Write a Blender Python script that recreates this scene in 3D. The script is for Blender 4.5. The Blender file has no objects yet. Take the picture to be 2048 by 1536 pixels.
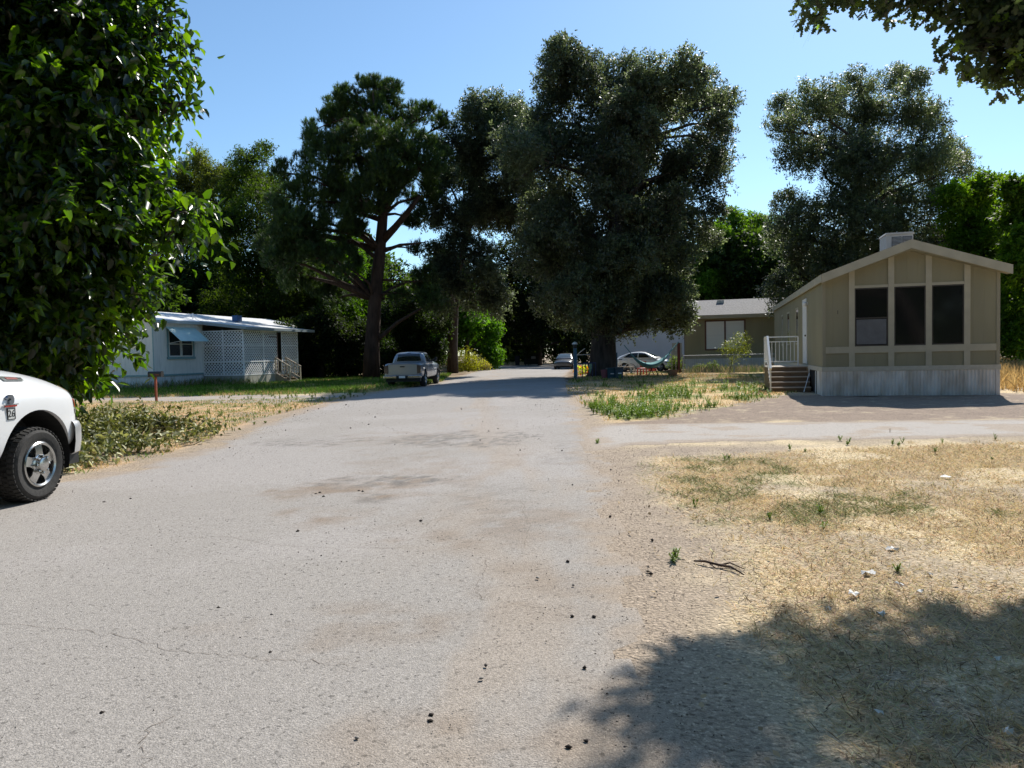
import bpy, bmesh, math, random
import numpy as np
from mathutils import Vector, Matrix
rng = np.random.default_rng(7)
random.seed(7)
sc = bpy.context.scene
COL = sc.collection
# ------------------------------------------------------------------ camera, sky, sun, exposure
F = 1480.0; CAMH = 1.5
cd = bpy.data.cameras.new('camera'); cam = bpy.data.objects.new('camera', cd); COL.objects.link(cam)
cd.sensor_width = 36; cd.lens = F/2048*36; cd.clip_end = 5000; cd.clip_start = 0.05
RC = Matrix.Rotation(math.radians(90-2.32), 3, 'X') @ Matrix.Rotation(math.radians(-1.25), 3, 'Z')
cam.matrix_world = Matrix.Translation((0, 0, CAMH)) @ RC.to_4x4()
sc.camera = cam
SUN_AZ = math.radians(29); SUN_EL = math.radians(44)      # azimuth measured clockwise from +Y
SD = Vector((math.sin(SUN_AZ)*math.cos(SUN_EL), math.cos(SUN_AZ)*math.cos(SUN_EL), math.sin(SUN_EL)))
w = bpy.data.worlds.new('World'); sc.world = w; w.use_nodes = True
nt = w.node_tree; bg = nt.nodes['Background']
sky = nt.nodes.new('ShaderNodeTexSky'); sky.sky_type = 'NISHITA'; sky.sun_disc = False
sky.sun_elevation = SUN_EL; sky.sun_rotation = SUN_AZ
sky.air_density = 1.0; sky.dust_density = 0.4; sky.ozone_density = 1.0; sky.altitude = 300
tn = nt.nodes.new('ShaderNodeVectorMath'); tn.operation = 'MULTIPLY'; tn.inputs[1].default_value = (.82, 1.0, 1.08)
nt.links.new(sky.outputs[0], tn.inputs[0]); nt.links.new(tn.outputs[0], bg.inputs[0]); bg.inputs[1].default_value = 0.122
sl = bpy.data.lights.new('sun', 'SUN'); sl.energy = 5.0; sl.angle = math.radians(0.53); sl.color = (1, .955, .88)
so = bpy.data.objects.new('sun', sl); COL.objects.link(so)
so.rotation_euler = SD.to_track_quat('Z', 'Y').to_euler(); so.location = (10, 20, 40)
sc.view_settings.view_transform = 'Standard'; sc.view_settings.look = 'None'
sc.view_settings.exposure = 0.29; sc.view_settings.gamma = 1
try:
    sc.cycles.max_bounces = 6; sc.cycles.transparent_max_bounces = 4
except Exception: pass

def ray(px, py):
    return RC @ Vector(((px-1024)/F, -(py-768)/F, -1))
def G(px, py, z=0):
    d = ray(px, py); t = (z-CAMH)/d.z
    return Vector((d.x*t, d.y*t, z))
def P(px, py, Y):
    d = ray(px, py); t = Y/d.y
    return Vector((d.x*t, Y, CAMH+d.z*t))

# ------------------------------------------------------------------ materials
def sock(n, name):
    return n.inputs[name]
def mat(name, col, rough=.7, metal=0, var=.0, scale=8, bump=0, bscale=60, coat=0, spec=.5, col2=None, stretch=None, detail=4):
    m = bpy.data.materials.new(name); m.use_nodes = True
    t = m.node_tree; b = t.nodes['Principled BSDF']
    b.inputs['Roughness'].default_value = rough; b.inputs['Metallic'].default_value = metal
    b.inputs['Specular IOR Level'].default_value = spec
    if coat: b.inputs['Coat Weight'].default_value = coat; b.inputs['Coat Roughness'].default_value = .05
    tc = t.nodes.new('ShaderNodeTexCoord'); mp = t.nodes.new('ShaderNodeMapping')
    t.links.new(tc.outputs['Object'], mp.inputs[0])
    if stretch: mp.inputs['Scale'].default_value = stretch
    c = (*col, 1)
    if var or col2:
        n = t.nodes.new('ShaderNodeTexNoise'); n.inputs['Scale'].default_value = scale; n.inputs['Detail'].default_value = detail
        t.links.new(mp.outputs[0], n.inputs['Vector'])
        r = t.nodes.new('ShaderNodeValToRGB'); r.color_ramp.elements[0].position = .32; r.color_ramp.elements[1].position = .68
        c2 = (*(col2 if col2 else [min(1, x*(1+var)) for x in col]), 1)
        c1 = c if col2 else (*[x*(1-var) for x in col], 1)
        r.color_ramp.elements[0].color = c1; r.color_ramp.elements[1].color = c2
        t.links.new(n.outputs['Fac'], r.inputs[0]); t.links.new(r.outputs[0], b.inputs['Base Color'])
    else: b.inputs['Base Color'].default_value = c
    if bump:
        n = t.nodes.new('ShaderNodeTexNoise'); n.inputs['Scale'].default_value = bscale; n.inputs['Detail'].default_value = 3
        t.links.new(mp.outputs[0], n.inputs['Vector'])
        bp = t.nodes.new('ShaderNodeBump'); bp.inputs['Strength'].default_value = bump; bp.inputs['Distance'].default_value = .02
        t.links.new(n.outputs['Fac'], bp.inputs['Height']); t.links.new(bp.outputs[0], b.inputs['Normal'])
    return m
def leafmat(name, trans=.35, rough=.45, spec=.5, tint=(1.25, 1.35, .5)):
    m = bpy.data.materials.new(name); m.use_nodes = True
    t = m.node_tree; b = t.nodes['Principled BSDF']; o = t.nodes['Material Output']
    a = t.nodes.new('ShaderNodeAttribute'); a.attribute_name = 'col'
    t.links.new(a.outputs['Color'], b.inputs['Base Color'])
    b.inputs['Roughness'].default_value = rough; b.inputs['Specular IOR Level'].default_value = spec
    tr = t.nodes.new('ShaderNodeBsdfTranslucent')
    mx = t.nodes.new('ShaderNodeVectorMath'); mx.operation = 'MULTIPLY'; mx.inputs[1].default_value = tint
    t.links.new(a.outputs['Color'], mx.inputs[0]); t.links.new(mx.outputs[0], tr.inputs['Color'])
    ms = t.nodes.new('ShaderNodeMixShader'); ms.inputs[0].default_value = trans
    t.links.new(b.outputs[0], ms.inputs[1]); t.links.new(tr.outputs[0], ms.inputs[2]); t.links.new(ms.outputs[0], o.inputs[0])
    return m
def colmat(name, rough=.9, nscale=30, nvar=.25, bump=.4, bscale=120, fine=None, spec=.2, bdist=.02, speck=None):
    """colour attribute 'col' times a fine procedural noise"""
    m = bpy.data.materials.new(name); m.use_nodes = True
    t = m.node_tree; b = t.nodes['Principled BSDF']
    a = t.nodes.new('ShaderNodeAttribute'); a.attribute_name = 'col'
    g = t.nodes.new('ShaderNodeNewGeometry')
    prev = a.outputs['Color']
    for sc_, v in [(nscale, nvar)] + ([fine] if fine else []):
        n = t.nodes.new('ShaderNodeTexNoise'); n.inputs['Scale'].default_value = sc_; n.inputs['Detail'].default_value = 3; n.inputs['Roughness'].default_value = .7
        t.links.new(g.outputs['Position'], n.inputs['Vector'])
        mr = t.nodes.new('ShaderNodeMapRange'); mr.inputs[1].default_value = .3; mr.inputs[2].default_value = .7
        mr.inputs[3].default_value = 1-v; mr.inputs[4].default_value = 1+v
        t.links.new(n.outputs['Fac'], mr.inputs[0])
        mul = t.nodes.new('ShaderNodeVectorMath'); mul.operation = 'SCALE'
        t.links.new(prev, mul.inputs[0]); t.links.new(mr.outputs[0], mul.inputs['Scale']); prev = mul.outputs[0]
    t.links.new(prev, b.inputs['Base Color'])
    b.inputs['Roughness'].default_value = rough; b.inputs['Specular IOR Level'].default_value = spec
    if speck:      # light and dark stones showing in the surface
        for sc_, lo, hi, f in speck:
            vo = t.nodes.new('ShaderNodeTexVoronoi'); vo.inputs['Scale'].default_value = sc_; t.links.new(g.outputs['Position'], vo.inputs['Vector'])
            sp_ = t.nodes.new('ShaderNodeSeparateXYZ'); t.links.new(vo.outputs['Color'], sp_.inputs[0])
            mr = t.nodes.new('ShaderNodeMapRange'); mr.inputs[1].default_value = lo; mr.inputs[2].default_value = hi; mr.inputs[3].default_value = 1; mr.inputs[4].default_value = f; t.links.new(sp_.outputs[0], mr.inputs[0])
            mul = t.nodes.new('ShaderNodeVectorMath'); mul.operation = 'SCALE'; t.links.new(prev, mul.inputs[0]); t.links.new(mr.outputs[0], mul.inputs['Scale']); prev = mul.outputs[0]
        t.links.new(prev, b.inputs['Base Color'])
    if bump:
        n = t.nodes.new('ShaderNodeTexNoise'); n.inputs['Scale'].default_value = bscale; n.inputs['Detail'].default_value = 4
        t.links.new(g.outputs['Position'], n.inputs['Vector'])
        bp = t.nodes.new('ShaderNodeBump'); bp.inputs['Strength'].default_value = bump; bp.inputs['Distance'].default_value = bdist
        t.links.new(n.outputs['Fac'], bp.inputs['Height']); t.links.new(bp.outputs[0], b.inputs['Normal'])
    return m
def glassmat(name, col=(.02, .025, .03), rough=.06):
    return mat(name, col, rough=rough, spec=.9)

# ------------------------------------------------------------------ object helpers
def tag(o, label=None, cat=None, group=None, kind=None):
    if label: o['label'] = label
    if cat: o['category'] = cat
    if group: o['group'] = group
    if kind: o['kind'] = kind
    return o
def thing(name, label, cat, loc=(0, 0, 0), rz=0, group=None):
    o = bpy.data.objects.new(name, None); COL.objects.link(o); o.location = loc; o.rotation_euler = (0, 0, rz)
    o.empty_display_size = .3
    return tag(o, label, cat, group)
class MB:
    def __init__(s): s.v = []; s.f = []; s.smooth = False
    def add(s, vs, fs):
        n = len(s.v); s.v += [tuple(v) for v in vs]; s.f += [tuple(i+n for i in f) for f in fs]; return s
    def box(s, a, b):
        x0, y0, z0 = [min(p, q) for p, q in zip(a, b)]; x1, y1, z1 = [max(p, q) for p, q in zip(a, b)]
        return s.add([(x0,y0,z0),(x1,y0,z0),(x1,y1,z0),(x0,y1,z0),(x0,y0,z1),(x1,y0,z1),(x1,y1,z1),(x0,y1,z1)],
              [(0,3,2,1),(4,5,6,7),(0,1,5,4),(1,2,6,5),(2,3,7,6),(3,0,4,7)])
    def prism(s, poly, y0, y1, axis='y'):
        """polygon (a,b) extruded: axis y: (x,z) ; axis x: (y,z) ; axis z: (x,y)"""
        mk = {'y': lambda p, t: (p[0], t, p[1]), 'x': lambda p, t: (t, p[0], p[1]), 'z': lambda p, t: (p[0], p[1], t)}[axis]
        n = len(poly); vs = [mk(p, y0) for p in poly]+[mk(p, y1) for p in poly]
        return s.add(vs, [tuple(range(n)), tuple(range(2*n-1, n-1, -1))]+[(i, (i+1) % n+0, (i+1) % n+n, i+n)[::-1] for i in range(n)])
    def bar(s, p, q, w, h=None):
        p = Vector(p); q = Vector(q); h = h or w; d = (q-p).normalized()
        up = Vector((0, 0, 1)) if abs(d.z) < .95 else Vector((1, 0, 0))
        a = d.cross(up).normalized()*w/2; b = a.cross(d).normalized()*h/2
        vs = [p-a-b, p+a-b, p+a+b, p-a+b, q-a-b, q+a-b, q+a+b, q-a+b]
        return s.add(vs, [(0,3,2,1),(4,5,6,7),(0,1,5,4),(1,2,6,5),(2,3,7,6),(3,0,4,7)])
    def tube(s, pts, radii, n=8, cap=True):
        pts = [Vector(p) for p in pts]
        if not hasattr(radii, '__len__'): radii = [radii]*len(pts)
        rings = []; base = len(s.v); prev = None
        for i, p in enumerate(pts):
            d = (pts[min(i+1, len(pts)-1)]-pts[max(i-1, 0)]).normalized()
            if prev is None:
                a = d.orthogonal().normalized()
            else:
                a = (prev-d*prev.dot(d)).normalized()
            prev = a; b = d.cross(a)
            for k in range(n):
                th = 2*math.pi*k/n
                s.v.append(tuple(p+(a*math.cos(th)+b*math.sin(th))*radii[i]))
        for i in range(len(pts)-1):
            for k in range(n):
                k2 = (k+1) % n
                s.f.append((base+i*n+k, base+i*n+k2, base+(i+1)*n+k2, base+(i+1)*n+k))
        if cap:
            s.f.append(tuple(base+k for k in range(n))[::-1]); m = base+(len(pts)-1)*n
            s.f.append(tuple(m+k for k in range(n)))
        return s
    def lathe(s, prof, c=(0, 0, 0), axis='x', n=40, flip=False):
        """prof: list of (t along axis, r)"""
        base = len(s.v)
        for t, r in prof:
            for k in range(n):
                th = 2*math.pi*k/n; a, b = r*math.cos(th), r*math.sin(th)
                v = {'x': (t, a, b), 'y': (a, t, b), 'z': (a, b, t)}[axis]
                s.v.append((v[0]+c[0], v[1]+c[1], v[2]+c[2]))
        for i in range(len(prof)-1):
            for k in range(n):
                k2 = (k+1) % n; s.f.append((base+i*n+k, base+(i+1)*n+k, base+(i+1)*n+k2, base+i*n+k2))
        return s
    def build(s, name, m, parent=None, smooth=False, bevel=0, loc=None, rot=None, recalc=True):
        me = bpy.data.meshes.new(name); me.from_pydata(s.v, [], s.f)
        if recalc:
            bm = bmesh.new(); bm.from_mesh(me); bmesh.ops.recalc_face_normals(bm, faces=bm.faces); bm.to_mesh(me); bm.free()
        o = bpy.data.objects.new(name, me); COL.objects.link(o)
        if m: me.materials.append(m)
        if smooth: me.polygons.foreach_set('use_smooth', [True]*len(me.polygons)); 
        if bevel:
            b = o.modifiers.new('bevel', 'BEVEL'); b.width = bevel; b.segments = 2; b.limit_method = 'ANGLE'
        if parent: o.parent = parent
        if loc is not None: o.location = loc
        if rot is not None: o.rotation_euler = rot
        return o
def loose(b, name, m, parent=None, **kw):
    """build every connected piece as an object of its own"""
    par = list(range(len(b.v)))
    def find(i):
        while par[i] != i: par[i] = par[par[i]]; i = par[i]
        return i
    for f in b.f:
        r0 = find(f[0])
        for k in f[1:]: par[find(k)] = r0
    groups = {}
    for f in b.f: groups.setdefault(find(f[0]), []).append(f)
    out = []
    for fs in groups.values():
        idx = {}; q = MB()
        for f in fs:
            for k in f:
                if k not in idx: idx[k] = len(q.v); q.v.append(b.v[k])
            q.f.append(tuple(idx[k] for k in f))
        out.append(q.build(name, m, parent, **kw))
    return out
def bake(o):
    """apply the modifiers of an object"""
    dg = bpy.context.evaluated_depsgraph_get()
    me = bpy.data.meshes.new_from_object(o.evaluated_get(dg)); o.modifiers.clear(); o.data = me; return o
def autosmooth(o, ang=35):
    me = o.data; me.polygons.foreach_set('use_smooth', [True]*len(me.polygons))
    try: me.set_sharp_from_angle(angle=math.radians(ang))
    except Exception: pass
    return o
def npmesh(name, V, FI, nper, m, parent=None, col=None, smooth=False, parts=None):
    """V (n,3); FI (k,nper) index array; col (n,3) point colour"""
    me = bpy.data.meshes.new(name); V = np.asarray(V, np.float32); FI = np.asarray(FI, np.int32)
    me.vertices.add(len(V)); me.vertices.foreach_set('co', V.ravel())
    me.loops.add(FI.size); me.loops.foreach_set('vertex_index', FI.ravel())
    me.polygons.add(len(FI)); me.polygons.foreach_set('loop_start', np.arange(len(FI), dtype=np.int32)*nper)
    try: me.polygons.foreach_set('loop_total', np.full(len(FI), nper, np.int32))
    except Exception: pass
    me.update(calc_edges=True)
    if smooth: me.polygons.foreach_set('use_smooth', np.ones(len(FI), bool))
    if col is not None:
        a = me.color_attributes.new('col', 'FLOAT_COLOR', 'POINT')
        a.data.foreach_set('color', np.concatenate([np.clip(col, 0, 1), np.ones((len(V), 1))], 1).astype(np.float32).ravel())
    me.materials.append(m)
    o = bpy.data.objects.new(name, me); COL.objects.link(o)
    if parent: o.parent = parent
    return o
def text(s, size, m, name, parent, loc, rot, ext=.002, align='CENTER'):
    c = bpy.data.curves.new(name, 'FONT'); c.body = s; c.size = size; c.extrude = ext; c.align_x = align; c.align_y = 'CENTER'
    t = bpy.data.objects.new('tmp', c); COL.objects.link(t)
    me = bpy.data.meshes.new_from_object(t.evaluated_get(bpy.context.evaluated_depsgraph_get()))
    bpy.data.objects.remove(t); bpy.data.curves.remove(c)
    me.materials.clear(); me.materials.append(m)
    o = bpy.data.objects.new(name, me); COL.objects.link(o); o.parent = parent; o.location = loc; o.rotation_euler = rot
    return o

# ------------------------------------------------------------------ noise
def _h(i, j, s):
    n = (i.astype(np.int64)*374761393+j.astype(np.int64)*668265263+s*1442695041) & 0xffffffff
    n = ((n ^ (n >> 13))*1274126177) & 0xffffffff
    return ((n ^ (n >> 16)) & 0xffff)/65535.0
def vn(x, y, s=0):
    xi = np.floor(x); yi = np.floor(y); fx = x-xi; fy = y-yi
    fx = fx*fx*(3-2*fx); fy = fy*fy*(3-2*fy); xi = xi.astype(np.int64); yi = yi.astype(np.int64)
    return (_h(xi, yi, s)*(1-fx)+_h(xi+1, yi, s)*fx)*(1-fy)+(_h(xi, yi+1, s)*(1-fx)+_h(xi+1, yi+1, s)*fx)*fy
def fbm(x, y, s=0, o=4, sc_=1.0):
    r = 0; a = .5; x = x*sc_; y = y*sc_; tot = 0
    for k in range(o):
        r = r+a*vn(x, y, s+k*17); tot += a; a *= .55; x = x*2.03+3.1; y = y*2.03+1.7
    return r/tot
def ss(e0, e1, x):
    t = np.clip((x-e0)/(e1-e0), 0, 1); return t*t*(3-2*t)
def polyd(X, Y, poly):
    """signed distance, positive inside"""
    poly = [(p[0], p[1]) for p in poly]; n = len(poly)
    d = np.full(X.shape, 1e9); ins = np.zeros(X.shape, bool)
    for i in range(n):
        x0, y0 = poly[i]; x1, y1 = poly[(i+1) % n]; dx = x1-x0; dy = y1-y0
        t = np.clip(((X-x0)*dx+(Y-y0)*dy)/(dx*dx+dy*dy+1e-9), 0, 1)
        d = np.minimum(d, np.hypot(X-x0-t*dx, Y-y0-t*dy))
        c = ((y0 > Y) != (y1 > Y)) & (X < (x1-x0)*(Y-y0)/((y1-y0) if y1 != y0 else 1e-9)+x0)
        ins ^= c
    return np.where(ins, d, -d)
def noise3(Pn, freq, seed, k=7):
    r = np.random.default_rng(seed); out = 0
    for i in range(k):
        d = r.normal(size=3); d /= np.linalg.norm(d); fr = freq*r.uniform(.6, 1.7)
        out = out+np.sin(Pn@d*fr+r.uniform(0, 6.28))
    return out/math.sqrt(k)
# ------------------------------------------------------------------ ground, road, driveways
def gp(*pts): return [tuple(G(*p))[:2] for p in pts]
ROAD = [(-12, -8), (-9, 5), (-6.3, 8.4), (-5.5, 10), (-5.3, 13), (-6.0, 19), (-6.1, 25), (-5.8, 31), (-4.6, 36.5), (-4.0, 42), (-3.6, 56), (-3.2, 70), (-3.4, 86), (-14, 93), (-40, 97), (-40, 101), (20, 98),
        (8, 92), (6.0, 72), (3.9, 52), (3.2, 42), (2.2, 27), (1.9, 21), (1.55, 15), (1.35, 11), (1.1, 8), (.95, 6), (.7, 4), (.6, 2), (1.2, -8)]
DRIVE = gp((1150, 862), (1200, 850), (1300, 848), (1500, 845), (1700, 843), (2048, 838), (2600, 830), (2600, 866), (2048, 873), (1800, 879), (1550, 882), (1400, 885), (1260, 893), (1195, 905), (1150, 905))
LDRIVE = gp((700, 797), (640, 802), (560, 807), (440, 807), (250, 801), (-100, 800), (-100, 792), (160, 790), (300, 787), (500, 789), (650, 791), (720, 790))
DIRT_R = gp((1480, 806), (1570, 790), (1640, 788), (2020, 786), (2300, 790), (2300, 838), (1500, 846), (1190, 854), (1215, 845), (1330, 836))
LAWN_R = gp((1140, 770), (1150, 755), (1360, 742), (1545, 742), (1640, 770), (1560, 792), (1480, 808), (1330, 838), (1180, 850), (1150, 800))
FRINGE = gp((1190, 905), (1320, 890), (1600, 893), (1300, 915), (1260, 960), (1320, 1040), (1430, 1062), (1450, 1100), (1390, 1170), (1340, 1260), (1420, 1400), (1480, 1700), (1000, 1700), (1000, 1100))
GREENS = [(1430, 935, .9, .35), (1530, 940, .8, .3), (1345, 985, .9, .35), (1500, 975, 1.0, .3), (1420, 1010, .9, .3), (1600, 1015, .7, .3), (1740, 1012, .7, .25), (1840, 1004, .4, .2), (1300, 940, .5, .3), (1480, 1030, .7, .2)]
C = lambda *c: np.array(c)
DIRT = C(.33, .262, .20); STRAW = C(.66, .525, .33); PALE = C(.60, .48, .33); OLIVE = C(.16, .155, .065); GREEN = C(.12, .19, .03); LITTER = C(.17, .115, .07); ASPH = C(.35, .32, .292)
def mixc(c, d, m): return c*(1-m[..., None])+d*m[..., None]
def green_mask(X, Y):
    g = np.zeros(X.shape)
    for px, py, rx, ry in GREENS:
        p = G(px, py); wx = X+(fbm(X, Y, 5, 3, 1.6)-.5)*1.2; wy = Y+(fbm(X, Y, 6, 3, 1.6)-.5)*1.5
        d = ((wx-p.x)/(rx*.9))**2+((wy-p.y)/(ry*2.8))**2
        g = np.maximum(g, ss(1.3, .3, d))
    return g*ss(.40, .56, fbm(X, Y, 7, 4, 3.0))
def lawn_green(X, Y):
    g = ss(.44, .62, fbm(X, Y, 11, 4, .7))
    return g
LAWN_L = [(-40, 31), (-6.2, 31), (-5.0, 36), (-4.2, 42), (-5, 60), (-40, 60)]
def ground_col(X, Y):
    n1 = fbm(X, Y, 1, 5, 1.1); n2 = fbm(X, Y, 2, 4, 4.0); n3 = fbm(X, Y, 3, 3, .3)
    c = np.ones(X.shape)[..., None]*STRAW
    c = mixc(c, PALE, ss(.5, .72, n2)*.75)
    c = mixc(c, DIRT*1.05, ss(.50, .70, n1)*.65)
    c = mixc(c, DIRT*.85, ss(17, 9.5, Y)*0+ss(10.5, 12.5, Y)*ss(17, 14, Y)*ss(.38, .6, n1)*.6*(X > 4))
    c = mixc(c, OLIVE*1.7, green_mask(X, Y)*ss(.42, .62, n2)*.6)
    # lawns
    wx = X+(n2-.5)*1.2; wy = Y+(n1-.5)*1.6
    lr = ss(-.3, .5, polyd(wx, wy, LAWN_R))
    lc = mixc(mixc(np.ones(X.shape)[..., None]*STRAW*C(.95, .85, .7), GREEN*1.2, lawn_green(X, Y)*.8), PALE, ss(.6, .8, n2)*.7)
    c = mixc(c, lc, lr)
    ll = ss(-.2, .6, polyd(wx, wy, LAWN_L))
    c = mixc(c, mixc(np.ones(X.shape)[..., None]*GREEN*1.1, STRAW*.8, ss(.45, .65, n1)*.6), ll)
    lf = ss(-5.0, -6, X)*ss(31, 29, Y)*ss(9, 11, Y)
    c = mixc(c, mixc(mixc(np.ones(X.shape)[..., None]*STRAW*C(.95, .8, .72), DIRT, ss(.45, .62, n1)*.8), OLIVE*1.6, ss(.52, .68, n2)*.8), lf)
    # bare dirt
    c = mixc(c, mixc(np.ones(X.shape)[..., None]*DIRT*C(.86, .82, .82), PALE*.85, ss(.60, .75, n2)*.6), ss(-.25, .35, polyd(wx, wy, DIRT_R)))
    fr = ss(-.35, .35, polyd(X+(n2-.5)*.5, Y+(n1-.5)*1.0, FRINGE))
    c = mixc(c, mixc(np.ones(X.shape)[..., None]*DIRT*C(1.08, 1.08, 1.08), PALE*.9, ss(.5, .7, n2)*.5), fr)
    # fringe of dust along the asphalt
    rd = polyd(X+(n2-.5)*.6, Y+(n1-.5)*.6, ROAD)
    c = mixc(c, np.ones(X.shape)[..., None]*DIRT*1.12, ss(-.9, -.1, rd)*.9)
    # litter under the trees
    far = ss(47, 52, Y+(n1-.5)*8)*(1-ss(-.5, .5, rd))
    far = np.maximum(far, ss(5.0, 7.5, X)*ss(40, 44, Y)*0)
    c = mixc(c, mixc(np.ones(X.shape)[..., None]*LITTER, STRAW*.75, ss(.5, .62, n3)*.7), far)
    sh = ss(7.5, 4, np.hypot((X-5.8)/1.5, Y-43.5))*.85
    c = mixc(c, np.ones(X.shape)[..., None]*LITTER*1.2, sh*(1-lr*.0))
    c = c*(.88+.24*fbm(X, Y, 9, 3, 9))[..., None]
    return c
def road_col(X, Y):
    n1 = fbm(X, Y, 21, 5, .55); n2 = fbm(X, Y, 22, 4, 2.2); n4 = fbm(X*2.2, Y*.55, 24, 4, .9)
    c = np.ones(X.shape)[..., None]*ASPH
    c = mixc(c, ASPH*C(1.1, 1.1, 1.12), ss(.45, .65, n1)*.8)
    rd = polyd(X, Y, ROAD)
    # dusty wheel tracks and worn patches down the middle
    tr = np.exp(-((X+.25+.02*Y-.4*np.sin(Y*.25))/.75)**2)*ss(.40, .60, n4)
    c = mixc(c, DIRT*C(1.15, 1.17, 1.2), np.clip(tr*1.0, 0, 1)*.5)
    for px, py, rx, ry, k in [(730, 980, 1.0, .8, .8), (650, 1035, .5, .5, .8), (860, 930, 1.2, 1.4, .35), (1000, 1040, 1.0, 1.2, .5), (820, 880, 1.6, 1.5, .4), (780, 1480, .3, .2, .3), (700, 1260, .8, .5, .35), (1050, 1200, .7, .8, .4), (1180, 1450, .5, .5, .5)]:
        p = G(px, py); d = ((X-p.x)/rx)**2+((Y-p.y)/ry)**2+(n2-.5)*3.4
        c = mixc(c, DIRT*C(.80, .77, .75), np.clip(ss(1.5, -.4, d)*k*1.1*ss(.25, .6, fbm(X, Y, 33, 3, 5)), 0, 1))
    for px, py, rx, ry, k in [(760, 965, .8, .45, .9), (900, 880, 1.6, 1.3, .85), (620, 885, 1.0, .9, .6), (700, 1000, .5, .4, .6), (1130, 900, .4, 2.0, .35), (960, 1000, .8, 1.3, .25)]:
        p = G(px, py); d = ((X-p.x)/rx)**2+((Y-p.y)/ry)**2+(n2-.5)*4.0
        c = mixc(c, ASPH*.52, ss(1.2, .1, d)*k*ss(.35, .7, fbm(X, Y, 31, 2, 14)))
    c = mixc(c, DIRT*1.12, ss(.5, .0, rd+(n2-.5)*.9)*.85)
    return c
def gridaxes(x0, x1, dx, y0, y1, q):
    xs = np.arange(x0, x1+dx/2, dx); ys = [y0]
    while ys[-1] < y1: ys.append(ys[-1]+max(.06, (abs(ys[-1])*q)))
    return xs, np.array(ys)
def sheet(name, xs, ys, colf, z, m, keep=None, relief=None):
    X, Y = np.meshgrid(xs, ys); Z = np.full(X.shape, float(z))
    if relief is not None: Z = Z+relief(X, Y)
    col = colf(X, Y).reshape(-1, 3); V = np.stack([X.ravel(), Y.ravel(), Z.ravel()], 1)
    nx = len(xs); ny = len(ys); i, j = np.meshgrid(np.arange(nx-1), np.arange(ny-1)); a = (j*nx+i).ravel()
    Q = np.stack([a, a+1, a+nx+1, a+nx], 1)
    if keep is not None:
        cx = (X[:-1, :-1]+X[1:, 1:])/2; cy = (Y[:-1, :-1]+Y[1:, 1:])/2
        Q = Q[keep(cx, cy).ravel()]; u, inv = np.unique(Q, return_inverse=True); Q = inv.reshape(-1, 4); V = V[u]; col = col[u]
    cnt = np.bincount(Q.ravel(), minlength=len(V)); V[cnt < 4, 2] = -.01 if keep is not None else V[cnt < 4, 2]      # the rim dips into the ground
    o = npmesh(name, V, Q, 4, m, col=col, smooth=True); tag(o, kind='structure'); return o
MG = colmat('soil', nscale=24, nvar=.28, bump=.9, bscale=45, fine=(180, .3), bdist=.03, speck=[(60, .88, .93, .6), (90, .88, .93, 1.45)])
xs = np.concatenate([[-1500, -400, -120], np.arange(-60, -16, .5), np.arange(-16, 16, .11), np.arange(16, 60.1, .5), [120, 400, 1500]])
_, ys = gridaxes(0, 1, 1, 1.2, 110, .0075)
ys = np.concatenate([[-1500, -100, -20, -5], ys, [160, 400, 1600]])
def g_relief(X, Y):
    rd = polyd(X, Y, ROAD); m = ss(-.7, -1.8, rd)*ss(-.4, -1.2, polyd(X, Y, DRIVE))*ss(-.4, -1.2, polyd(X, Y, LDRIVE))*(Y > 1)*(Y < 100)*(abs(X) < 60)
    return m*((fbm(X, Y, 41, 4, 1.3)-.5)*.09+.0)
sheet('ground', xs, ys, ground_col, 0, MG, relief=g_relief)
MR = colmat('asphalt', nscale=55, nvar=.22, bump=.65, bscale=130, fine=(300, .35), bdist=.012, speck=[(170, .80, .86, .75), (200, .84, .9, 1.28), (62, .96, .98, .6)])
_, ys = gridaxes(0, 1, 1, 1.2, 100, .0065)
ys = np.concatenate([[-8, -4, -1], ys])
xs = np.concatenate([np.arange(-40, -9, .5), np.arange(-9, 9, .075), np.arange(9, 20, .5)])
def road_keep(X, Y): return polyd(X+(fbm(X, Y, 51, 3, 2.5)-.5)*.7, Y+(fbm(X, Y, 52, 3, 2)-.5)*.7, ROAD) > 0
def r_relief(X, Y): return fbm(X, Y, 61, 4, .9)*.016*(Y > 1.5)*ss(.6, 1.6, polyd(X, Y, ROAD))
sheet('road', xs, ys, road_col, .005, MR, keep=road_keep, relief=r_relief)
def drive_col(X, Y):
    n2 = fbm(X, Y, 71, 4, 1.5); c = np.ones(X.shape)[..., None]*ASPH*C(1.22, 1.2, 1.18)
    c = mixc(c, DIRT*1.15, ss(.5, .62, n2)*.75)
    d = polyd(X, Y, DRIVE); return mixc(c, DIRT*1.1, ss(.5, .0, d+(n2-.5)*.8)*.85)
CR = [[(-60, 1250), (100, 1258), (200, 1268), (290, 1290), (380, 1306), (470, 1318), (560, 1326), (650, 1333), (700, 1338)], [(330, 1080), (450, 1076), (560, 1094), (700, 1098), (830, 1100)], [(975, 1120), (968, 1150), (955, 1180), (962, 1210)], [(300, 1536), (280, 1500), (310, 1460), (360, 1430)], [(1040, 1000), (1060, 1050), (1045, 1110)]]
mbk = MB(); rk = random.Random(3)
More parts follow.
